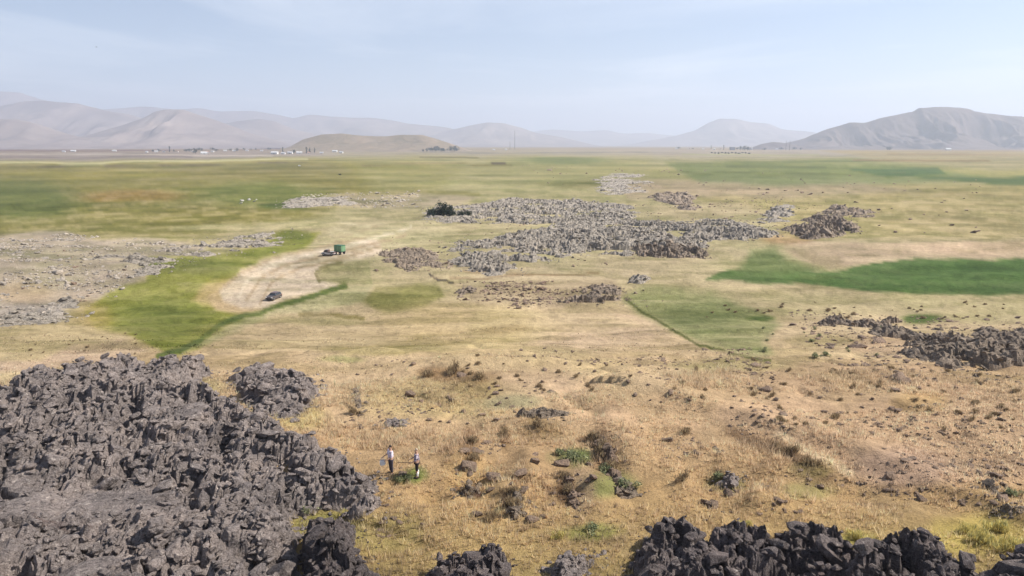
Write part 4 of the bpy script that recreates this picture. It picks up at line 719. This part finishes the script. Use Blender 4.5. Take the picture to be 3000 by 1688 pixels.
def car():
    p = at(803, 876); r = empty('parked_car', p, math.radians(-106), 'dark hatchback car parked on the pale sand below the pasture', 'car')
    r.scale = (.86, .86, .86)
    b = MB().prism([(-2.0, .32), (-1.98, .72), (-1.85, .92), (-1.0, .95), (.85, .98), (1.75, .86), (2.0, .66), (2.02, .34), (1.72, .26), (1.2, .26), (-1.1, .26), (-1.7, .26)], -.84, .84, 0.03, 0.04).build('body', P_['grey_paint'], r, False)
    MB().prism([(-1.88, .93), (-1.62, 1.40), (-1.3, 1.47), (.0, 1.47), (.35, 1.40), (.98, .96)], -.80, .80, 0.16, 0.02).build('cabin_glass', P_['glass'], r)
    MB().prism([(-1.66, 1.40), (-1.35, 1.50), (.05, 1.50), (.38, 1.41), (0, 1.46), (-1.3, 1.46)], -.66, .66, 0, 0).build('roof', P_['maroon'], r)
    for y in (-.79, .79):
        for x in (-.95, .0):
            MB().cyl((x, y, .95), (x+.05, y*.84, 1.46), .04, .035, 6).build('pillar', P_['maroon'], r)
    for x in (-1.3, 1.28):
        for y in (-.76, .76): wheel(r, x, y, .31, .2)
    for y in (-.68, .68):
        MB().box(-2.03, -1.93, y-.13, y+.13, .62, .84).build('tail_light', P_['red'], r); MB().box(1.88, 2.01, y-.16, y+.16, .62, .76).build('headlight', P_['white'], r)
    MB().box(-2.10, -1.94, -.78, .78, .30, .52, bev=.03).build('bumper', P_['dark'], r); MB().box(1.92, 2.09, -.76, .76, .28, .48, bev=.03).build('bumper', P_['dark'], r)
    MB().box(-2.115, -2.10, -.25, .25, .36, .47).build('number_plate', P_['plate'], r)
    for y in (-.90, .90): MB().box(.72, .84, y-.09, y+.09, .95, 1.06, bev=.02).build('wing_mirror', P_['dark'], r)
    return r
car()
def pickup():
    p = at(963, 748.5); r = empty('pickup_truck', p, math.radians(172), 'grey pickup truck with dark cab parked beside the green trailer', 'pickup truck')
    MB().prism([(-1.7, .42), (-1.7, .80), (.4, .80), (.4, .95), (1.5, .92), (1.75, .78), (1.78, .42)], -.82, .82, 0.02, 0.03).build('body', P_['lgrey'], r)
    MB().prism([(-.15, .81), (-.1, 1.5), (.05, 1.56), (.72, 1.56), (.86, 1.48), (1.22, .93)], -.78, .78, 0.12, 0.02).build('cab', P_['maroon'], r)
    for y in (-.73, .73): MB().box(.1, .75, y-.06, y+.06, 1.0, 1.42).build('side_window', P_['glass'], r)
    for y0 in (-.82, .78): MB().box(-1.68, -.2, y0, y0+.04, .8, 1.12).build('bed_side', P_['grey_paint'], r)
    MB().box(-1.74, -1.70, -.82, .82, .7, 1.10).build('tailgate', P_['grey_paint'], r)
    MB().box(-1.6, -.25, -.7, .7, .81, 1.0, bev=.05).build('bed_load', P_['plate'], r)
    for x in (-1.1, 1.1):
        for y in (-.76, .76): wheel(r, x, y, .36, .22)
    for y in (-.62, .62):
        MB().box(1.72, 1.80, y-.14, y+.14, .62, .78).build('headlight', P_['white'], r); MB().box(-1.78, -1.73, y-.1, y+.1, .6, .75).build('tail_light', P_['red'], r)
    MB().box(1.76, 1.86, -.8, .8, .36, .54, bev=.02).build('bumper', P_['dark'], r)
pickup()
def trailer():
    p = at(996, 745); r = empty('farm_trailer', p, math.radians(-28), 'tall green box trailer with pale upright panels on the sand', 'trailer'); r.scale = (.88, .88, .88)
    MB().box(-1.5, 1.5, -1.0, 1.0, .75, .9).build('chassis', P_['dark'], r)
    MB().box(-1.4, 1.4, -.95, .95, .9, 2.75, bev=.03).build('box', P_['green'], r)
    for i in range(5):
        x = -1.2+i*.6
        MB().box(x-.19, x+.19, -1.0, -.953, 1.0, 2.65).build('panel', P_['pgreen'], r)
        MB().box(x-.19, x+.19, .953, 1.0, 1.0, 2.65).build('panel', P_['pgreen'], r)
    for i in range(3):
        y = -.6+i*.6
        MB().box(1.403, 1.45, y-.2, y+.2, 1.0, 2.65).build('panel', P_['pgreen'], r)
    for x in (-.85, .85):
        for y in (-.92, .92): wheel(r, x, y, .42, .26)
    MB().cyl((-1.5, 0, .8), (-2.5, 0, .6), .06).build('drawbar', P_['green'], r)
    MB().cyl((-2.4, 0, 0), (-2.4, 0, .62), .04).build('jockey_leg', P_['dark'], r)
    MB().box(-1.4, 1.4, -.97, .97, 2.75, 2.82).build('top_rail', P_['green'], r)
trailer()

# ------------------------------------------------------------------ people
SKIN = simple('skin', (0.42, 0.25, 0.17), 0.6, 0.3, 0.05)
def skinned(name, verts, edges, mat, parent, root=0, sub=2):
    me = bpy.data.meshes.new(name); me.from_pydata([v[:3] for v in verts], edges, []); me.materials.append(mat)
    o = link(name, me, parent); m = o.modifiers.new('skin', 'SKIN'); sv = me.skin_vertices[0].data
    for i, v in enumerate(verts):
        sv[i].radius = (v[3], v[4] if len(v) > 4 else v[3]); sv[i].use_root = (i == root)
    m.use_smooth_shade = True; s = o.modifiers.new('sub', 'SUBSURF'); s.levels = sub; s.render_levels = sub
    return o
def person(px, py, rz, label, shirt, legs, hair, shorts, face=0):
    """faces +x before rotation"""
    p = at(px, py); r = empty('person', p, rz, label, 'person')
    aL = [(0, .20, 1.42), (.06, .28, 1.16), (.28, .24, 1.05)]; aR = [(0, -.20, 1.42), (.02, -.29, 1.15), (.24, -.26, 1.04)]
    V = [(0, 0, .98, .15, .12), (0, 0, 1.15, .13, .11), (0.01, 0, 1.36, .16, .11), (0, 0, 1.50, .06), (.02, 0, 1.60, .085, .075), (.02, 0, 1.70, .075),
         (0, .11, .90, .085), (.02, .12, .50, .06), (-.02, .13, .09, .04), (.10, .14, .04, .04, .035), (0, -.11, .90, .085), (.0, -.12, .50, .06), (-.06, -.13, .09, .04), (.06, -.14, .04, .04, .035)]
    E = [(0, 1), (1, 2), (2, 3), (3, 4), (4, 5), (0, 6), (6, 7), (7, 8), (8, 9), (0, 10), (10, 11), (11, 12), (12, 13)]
    for arm in (aL, aR):
        b = len(V); V += [(*arm[0], .055), (*arm[1], .042), (*arm[2], .03)]; E += [(2, b), (b, b+1), (b+1, b+2)]
        d = (Vector(arm[2])-Vector(arm[1])).normalized(); c = Vector(arm[2])+d*.06
        V.append((*c, .03, .016)); E.append((b+2, b+3)); pb = b+3
        for q in range(4):
            f0 = c+Vector((.02, (q-1.5)*.02, 0)); f1 = f0+d*.04+Vector((0, 0, -.01)); f2 = f1+d*.02+Vector((0, 0, -.03))
            i = len(V); V += [(*f1, .009), (*f2, .008)]; E += [(pb, i), (i, i+1)]
        i = len(V); s_ = -1 if arm is aL else 1; t1 = c+Vector((0, s_*.045, .0)); V.append((*t1, .01)); E.append((pb, i))
    skinned('body', V, E, SKIN, r)
    # clothes follow the body
    V = [(0, 0, .94, .175, .14), (0, 0, 1.15, .15, .13), (0.01, 0, 1.36, .18, .13), (0, 0, 1.46, .10, .09)]; E = [(0, 1), (1, 2), (2, 3)]
    for arm in (aL, aR):
        b = len(V); m_ = Vector(arm[1]).lerp(Vector(arm[2]), .25); V += [(*arm[0], .075), (*arm[1], .062), (*m_, .055)]; E += [(2, b), (b, b+1), (b+1, b+2)]
    skinned('shirt', V, E, shirt, r)
    kz = .45 if shorts else .12
    V = [(0, 0, .98, .165, .135)]; E = []
    for s_, dx in ((.115, 0), (-.115, -.02)):
        b = len(V); V += [(0, s_, .88, .10), (.01+dx, s_*1.05, .52, .08), (dx-.01, s_*1.1, kz, .075 if shorts else .06)]; E += [(0, b), (b, b+1), (b+1, b+2)]
    skinned('shorts' if shorts else 'trousers', V, E, legs, r)
    if shorts:
        for s_, dx in ((.13, -.02), (-.13, -.06)):
            skinned('sock', [(dx+.01, s_, .40, .065), (dx, s_, .10, .05)], [(0, 1)], P_['white'], r)
    skinned('hair', [(-.03, 0, 1.64, .085, .08), (-.01, 0, 1.735, .085, .08), (.05, 0, 1.765, .06, .05)], [(0, 1), (1, 2)], hair, r, 0, 1)
    for s_ in (.13, -.14): MB().box(-.08 + (0 if s_ > 0 else -.04), .19 + (0 if s_ > 0 else -.04), s_-.05, s_+.05, 0, .09, bev=.025).build('shoe', P_['dark'], r)
    f = MB(); f.cyl((.10, 0, 1.65), (.135, 0, 1.63), .02, .012, 6).build('nose', SKIN, r)
    for s_ in (.032, -.032): MB().cyl((.095, s_, 1.675), (.108, s_, 1.675), .012, .01, 6).build('eye', P_['dark'], r)
    MB().box(.095, .11, -.025, .025, 1.585, 1.597).build('mouth', P_['red'], r)
    for s_ in (.088, -.088): MB().cyl((.02, s_, 1.64), (.02, s_*1.12, 1.66), .028, .022, 8).build('ear', SKIN, r)
    return r, p
HAIR = simple('dark_hair', (0.03, 0.02, 0.015), 0.7, 0.3); HAIR2 = simple('straw_hat', (0.42, 0.33, 0.24), 0.8, 0.2)
def pattern(name, a, b, sc):
    m, t, bs = base_mat(name, 0.85, 0.15); tcx = N(t, 'ShaderNodeTexCoord'); n = noise(t, sc, 2, 0.5, tcx.outputs['Object']); r = ramp(t, [(0.44, a), (0.56, b)]); r.color_ramp.interpolation = 'LINEAR'
    t.links.new(n.outputs[0], r.inputs[0]); t.links.new(r.outputs[0], bs.inputs['Base Color']); return m
SH1 = pattern('pale_pink_blouse', (0.55, 0.45, 0.50), (0.80, 0.72, 0.78), 6); SH2 = pattern('checked_shirt', (0.14, 0.11, 0.14), (0.48, 0.42, 0.47), 9)
TR1 = simple('dark_trousers', (0.07, 0.06, 0.07), 0.9, 0.1); TR2 = simple('black_shorts', (0.03, 0.025, 0.025), 0.9, 0.1)
A_, pa = person(1146, 1388, math.radians(-150), 'person in a pale pink top holding a white bag by the lava edge', SH1, TR1, HAIR, False)
B_, pb = person(1222, 1398, math.radians(190), 'person in checked shirt and dark shorts with white socks beside green weeds', SH2, TR2, HAIR2, True)
A_.scale = (1.2, 1.25, 1.02); B_.scale = (1.2, 1.25, 1.02)
def hand_w(root, loc): return Matrix.LocRotScale(root.location, root.rotation_euler, root.scale) @ Vector(loc)
hb = hand_w(A_, (.32, -.27, 1.0))
bag = empty('bag', (hb.x, hb.y, hb.z-.52), 0.4, 'white bag hanging from the left person\'s hand', 'bag')
b = MB(); b.box(-.17, .17, -.10, .10, 0, .36, -.0, .03, .05); b.build('sack', simple('white_cloth', (0.8, 0.8, 0.78), 0.8, 0.2), bag)
for y in (-.05, .05): MB().cyl((-.10, y, .38), (0, 0, .52), .012, .012, 6).cyl((.10, y, .38), (0, 0, .52), .012, .012, 6).build('strap', P_['white'], bag)
WOOD = simple('wood', (0.10, 0.07, 0.045), 0.8, 0.2)
ha = hand_w(B_, (.30, .24, 1.05))
st = MB().cyl((0.1, 0, 0), (-.8, .1, -.02), .022, .018, 8).build('walking_stick', WOOD); st.location = ha; tag(st, 'long dark stick held level by the person in shorts', 'stick')
ha = hand_w(A_, (.30, .24, 1.05))
st = MB().cyl((0.05, 0, 0), (-.55, .1, -.03), .02, .016, 8).build('walking_stick', WOOD); st.location = ha; tag(st, 'short dark stick held by the person with the white bag', 'stick')

# ------------------------------------------------------------------ villages
WALLS = [simple('whitewash', (0.62, 0.60, 0.57), 0.9, 0.1, 0.05), simple('cream_plaster', (0.62, 0.56, 0.48), 0.9, 0.1, 0.08)]
ROOFS = [simple('zinc_roof', (0.5, 0.5, 0.52), 0.5, 0.4, 0.08), simple('red_tile_roof', (0.36, 0.17, 0.12), 0.9, 0.1), simple('white_sheet_roof', (0.66, 0.66, 0.65), 0.6, 0.3, 0.03)]
WIN = simple('window_pane', (0.05, 0.06, 0.07), 0.2, 0.6)
def house_proto(k, w_, d_, h_, wall, roof):
    r = empty('house', (0, 0, 0)); w2, d2 = w_/2, d_/2
    MB().box(-w2, w2, -d2, d2, -.5, h_).build('wall', wall, r)
    MB().prism([(-d2-.4, h_+.003), (0, h_+d_*.28), (d2+.4, h_+.003)], -w2-.4, w2+.4).build('roof', roof, r).rotation_euler = (0, 0, math.pi/2)
    MB().box(-.6, .6, -d2-.06, -d2+.02, 0, 2.1).build('door', P_['dark'], r)
    for x in np.linspace(-w2+1.6, w2-1.6, max(2, int(w_/3.5))):
        if abs(x) > 1.1:
            f = MB().box(x-.55, x+.55, -d2-.05, -d2+.02, 1.0, 2.2).build('window', wall, r); MB().box(x-.45, x+.45, -d2-.08, -d2-.052, 1.1, 2.1).build('pane', WIN, f)
    c_ = MB().box(-w2*.5-.3, -w2*.5+.3, -.3+d2*.4, .3+d2*.4, h_+.3, h_+d_*.28+.9).build('chimney', wall, r)
    return r
HP = [house_proto(0, 12, 8, 3.6, WALLS[0], ROOFS[0]), house_proto(1, 16, 9, 4.2, WALLS[0], ROOFS[2]), house_proto(2, 11, 8, 5.8, WALLS[1], ROOFS[1])]
used_p = set()
def house(px, py, k, s, label, group, rz=0.0):
    p = at(px, py)
    if k in used_p: o = copy_tree(HP[k])
    else: o = HP[k]; used_p.add(k)
    s *= .82; o.location = p; o.rotation_euler = (0, 0, rz); o.scale = (s, s, s)
    tag(o, label, 'house', group)
ordn = ['leftmost', 'second', 'third', 'fourth', 'fifth', 'sixth', 'seventh', 'eighth', 'ninth', 'tenth', 'eleventh', 'twelfth', 'thirteenth', 'fourteenth', 'fifteenth', 'sixteenth', 'seventeenth', 'eighteenth', 'nineteenth', 'twentieth', 'twenty-first']
def oword(i): return 'leftmost' if i == 0 else ordn[i]+' from left'
vill = [(430, 447, 0, 1.0), (458, 446, 1, 1.0), (480, 446, 0, .9), (520, 446, 2, .8), (567, 446, 1, .9), (598, 452, 1, 1.4), (608, 449, 2, 1.0), (623, 446, 0, 1.1), (660, 443.5, 1, 1.1), (686, 444, 1, 1.1), (724, 443, 0, 1.2), (767, 443.5, 0, 1.1),
        (805, 452, 1, 1.5), (830, 452, 0, 1.2), (850, 451, 0, 1.5), (877, 451, 1, 1.3), (905, 451, 2, .9), (942, 450, 0, 1.1), (981, 446, 1, 1.3), (1000, 449, 0, 1.2)]
for i, (px, py, k, s) in enumerate(vill):
    house(px, py, k, s, ('pale', 'long white', 'red roofed')[k]+' house, '+oword(i)+' in the village left of the brown hill', 'houses of the left village', random.uniform(-.5, .5))
for i, (px, py, k, s) in enumerate([(187, 446, 0, 1.1), (215, 445, 1, 1.3), (335, 444, 1, 1.2)]):
    house(px, py, k, s, ['small lone farmhouse farthest left on the hazy fields', 'white farmhouse beside the farthest left one', 'white farmhouse between the left edge and the village'][i], 'lone farmhouses on the left', .3)
house(877, 487, 0, .3, 'tiny white hut alone on the green plain', None, .2)
for i, (px, py, k, s) in enumerate([(1982, 437, 0, 1.3), (2020, 437, 2, 1.1), (2060, 438, 0, 1.2), (2092, 439, 1, 1.1), (2112, 438, 2, 1.2), (2178, 437, 0, 1.2), (2225, 437, 1, 1.2), (2250, 438, 2, 1.1), (2275, 439, 0, 1.2), (2333, 438, 1, 1.0)]):
    house(px, py, k, s, ('pale', 'long white', 'red roofed')[k]+' house, '+oword(i)+' in the village at the big hill', 'houses of the right village', random.uniform(-.6, .6))
for px, py, lb in [(1447, 440, 'white farmhouse left of the tall mast'), (1483, 440, 'white farmhouse at the foot of the tall mast'), (2777, 441, 'long white farm building under the big dark hill')]:
    house(px, py, 1, 1.0 if px < 2000 else 1.9, lb, 'lone farmhouses on the plain', .1)
# a flat-roofed block and a white silo in the right village
p = at(2145, 440); r = empty('apartment_block', p, .15, 'tall grey block, the biggest building of the right village', 'building')
MB().box(-12, 12, -7, 7, -.5, 15).build('wall', simple('grey_render', (0.22, 0.21, 0.23), 0.9, 0.1), r); MB().box(-12.4, 12.4, -7.4, 7.4, 15.003, 15.8).build('roof', ROOFS[0], r)
for i in range(4):
    for x in np.linspace(-10, 10, 6): MB().box(x-.8, x+.8, -7.08, -6.98, 1.2+3.6*i, 2.9+3.6*i).build('window', WIN, r)
p = at(2203, 440); r = empty('silo', p, 0, 'white silo tower beside the green grove in the right village', 'silo')
MB().cyl((0, 0, -.5), (0, 0, 13), 3, 3, 20).build('tank', WALLS[0], r); MB().cyl((0, 0, 13), (0, 0, 15), 3.1, .3, 20).build('roof', ROOFS[0], r)
def mast(px, py, hpx, label, wd=.9):
    p = at(px, py); h = hpx/FPX*p.y; r = empty('mast', p, 0, label, 'mast')
    for k in range(3):
        t = 2.09*k; MB().cyl((wd*math.cos(t), wd*math.sin(t), 0), (wd*.5*math.cos(t), wd*.5*math.sin(t), h), .55, .42, 5).build('leg', P_['dark'], r)
    b = MB()
    for j in range(int(h/3)):
        z = j*3; q = 1-.5*z/h
        for k in range(3):
            t = 2.09*k; t2 = t+2.09; b.cyl((wd*q*math.cos(t), wd*q*math.sin(t), z), (wd*q*math.cos(t2), wd*q*math.sin(t2), z+3), 0.2, 0.2, 4)
    b.build('lattice', P_['dark'], r); MB().cyl((0, 0, h-.5), (0, 0, h+5), .15, .1, 6).build('antenna', P_['dark'], r)
mast(1508, 438, 52, 'tall thin lattice mast rising from the plain, darker one of the pair', 1.2)
mast(1494, 438, 22, 'short faint mast left of the tall one', .7)
mast(2302, 440, 26, 'thin pole left of two at the right village', .7); mast(2313, 440, 26, 'thin pole right of two at the right village', .7)

def crown_me(seed, tall, cols, n=420):
    r_ = np.random.default_rng(seed); k = 14
    cen = r_.normal(0, 1, (k, 3))*np.array([1.5, 1.5, 1.3] if not tall else [.45, .45, 2.6]); cen[:, 2] += 4.2 if not tall else 6.0
    p = cen[r_.integers(0, k, n)]+r_.normal(0, .75 if not tall else .45, (n, 3)); p[:, 2] = np.maximum(p[:, 2], 1.0)
    a = r_.normal(0, .30, (n, 3)); b = r_.normal(0, .30, (n, 3))
    V = np.stack([p-a, p+b, p+a-b*.6], 1).reshape(-1, 3); cc = np.repeat(np.array(cols)[r_.integers(0, len(cols), n)]*r_.uniform(.7, 1.3, (n, 1)), 3, 0)
    me = mesh_np('crown', V, np.arange(len(V)).reshape(-1, 3), M['foliage'], False); add_col(me, cc); return me
TC = [(0.035, 0.05, 0.03), (0.05, 0.065, 0.035), (0.03, 0.04, 0.028)]
CR = [crown_me(1, False, TC), crown_me(2, False, TC), crown_me(3, True, TC), crown_me(4, True, TC)]
b = MB(); b.cyl((0, 0, -.3), (0, 0, 3.2), .28, .16, 7)
for t in (0, 1.6, 3.3, 4.7): b.cyl((0, 0, 2.2), (1.3*math.cos(t), 1.3*math.sin(t), 4.4), .12, .05, 5)
o = b.build('trunk', M['bark']); TRUNK = o.data; bpy.data.objects.remove(o)
def tree(px, py, tall, s, label, group):
    p = at(px, py); r = empty('poplar_tree' if tall else 'tree', p, random.uniform(0, 6), label, 'tree', group); s *= 1.35; r.scale = (s*(1 if tall else 1.3), s, s)
    link('crown', CR[(2 if tall else 0)+random.randrange(2)], r); link('trunk', TRUNK, r)
for i, (px, py, t, s) in enumerate([(448, 446, 0, 1.0), (465, 445, 0, 1.2), (497, 446, 1, 1.5), (510, 446, 0, .9), (545, 446, 0, 1.3), (555, 445, 0, 1.4), (573, 451, 0, 1.6), (583, 443, 0, 1.6), (592, 443, 0, 1.2), (623, 442, 0, 1.6), (634, 444, 0, 1.1), (675, 443, 0, 1.2), (696, 444, 0, 1.3), (715, 441, 0, 1.3),
                                   (735, 440, 0, .9), (750, 440, 0, .9), (785, 440, 0, 1.2), (792, 440, 0, 1.1), (829, 448, 1, 1.3), (862, 450, 0, 1.2), (898, 450, 1, 1.4), (908, 450, 1, 1.2), (922, 450, 1, 1.2), (985, 442, 0, 1.0)]):
    tree(px, py, t, s, ('slim poplar' if t else 'dark bushy tree')+', '+('leftmost' if i == 0 else 'number %d' % (i+1) if False else (ordn[i] if i < 21 else ['twenty-second', 'twenty-third', 'twenty-fourth'][i-21])+' from left')+' among the left village houses', 'trees of the left village')
for i, px in enumerate([1240, 1250, 1258, 1266, 1275, 1284, 1293, 1300, 1310, 1322, 1332, 1338]):
    tree(px, 446-(i % 3), 0, [1.0, 1.3, 1.5, 1.9, 2.1, 1.9, 1.7, 1.4, 1.2, 2.0, 2.2, 1.6][i], 'dark tree in the grove at the foot of the brown hill', 'grove at the foot of the brown hill')
for i, (px, py, t, s) in enumerate([(1988, 437, 0, 1.5), (2030, 438, 0, 1.0), (2083, 437, 1, 1.5), (2120, 439, 1, 1.6), (2160, 440, 0, 1.5), (2170, 441, 0, 1.9), (2180, 442, 0, 2.1), (2190, 442, 0, 1.7), (2240, 441, 0, 1.2), (2288, 440, 0, 1.5), (2327, 440, 0, 1.7), (2345, 440, 0, 1.2)]):
    tree(px, py, t, s, ('slim poplar' if t else 'dark bushy tree')+', '+oword(i)+' among the right village houses', 'trees of the right village')
for i, px in enumerate(range(2085, 2200, 10)):
    shrub(px, 449+(i % 3), 'dark', 7.5, 'low dark bush in the hedge line in front of the right village', 'hedge line before the right village', 0.6)
for i, px in enumerate([2600, 2606]): tree(px, 441, 0, 1.7, ['lone tree on the plain under the big hill, left of two', 'lone tree on the plain under the big hill, right of two'][i], 'trees under the big hill')

# a bird far up at the left
bp = Vector((xdist(355, 160), 160, CAMZ+160*math.tan(math.radians(7.1)))); bd = (MB().cyl((-.25, 0, 0), (.05, 0, 0), .02, .07, 6).cyl((.05, 0, 0), (.3, 0, .02), .07, .02, 6)).build('bird', simple('dark_feathers', (0.05, 0.045, 0.04), 0.8, 0.2))
for s_ in (1, -1):
    b = MB(); a = [b.bm.verts.new(c) for c in ((-.09, .03*s_, .03), (.1, .03*s_, .03), (.07, .35*s_, .12), (-.05, .65*s_, .04))]; q = [b.bm.verts.new((v.co.x, v.co.y, v.co.z-.015)) for v in a]
    b.bm.faces.new(a); b.bm.faces.new(q[::-1]); [b.bm.faces.new((a[i], q[i], q[(i+1) % 4], a[(i+1) % 4])) for i in range(4)]; b.build('wing', bd.data.materials[0], bd)
bd.scale = (.55, .55, .55); bd.location = bp; tag(bd, 'small dark bird high in the sky above the left hills', 'bird')

# ------------------------------------------------------------------ haze
hb_ = MB().box(-36000, 36000, -36000, 36000, -12, 980)
hz = bpy.data.materials.new('pale_air'); hz.use_nodes = True; t = hz.node_tree; t.nodes.clear()
pv = N(t, 'ShaderNodeVolumePrincipled'); pv.inputs['Color'].default_value = (0.69, 0.76, 0.90, 1); pv.inputs['Density'].default_value = SIGMA; pv.inputs['Anisotropy'].default_value = 0.25
om = N(t, 'ShaderNodeOutputMaterial'); t.links.new(pv.outputs[0], om.inputs['Volume'])
haze = hb_.build('haze', hz); tag(haze, kind='stuff')

# ------------------------------------------------------------------ labels: tell look-alikes of a group apart by where they stand
bpy.context.view_layer.update()
by = {}
for o in C.objects:
    if o.parent is None and o.get('label') and o.get('group'): by.setdefault((o['group'], o['label']), []).append(o)
for (g_, l_), os_ in by.items():
    if len(os_) < 2: continue
    os_.sort(key=lambda o: o.location.x/max(o.location.y, 1))
    for i, o in enumerate(os_):
        n_ = i+1; suf = 'th' if 10 <= n_ % 100 <= 20 else {1: 'st', 2: 'nd', 3: 'rd'}.get(n_ % 10, 'th')
        o['label'] = l_+(', leftmost' if i == 0 else ', rightmost' if i == len(os_)-1 else ', %d%s from left' % (n_, suf))
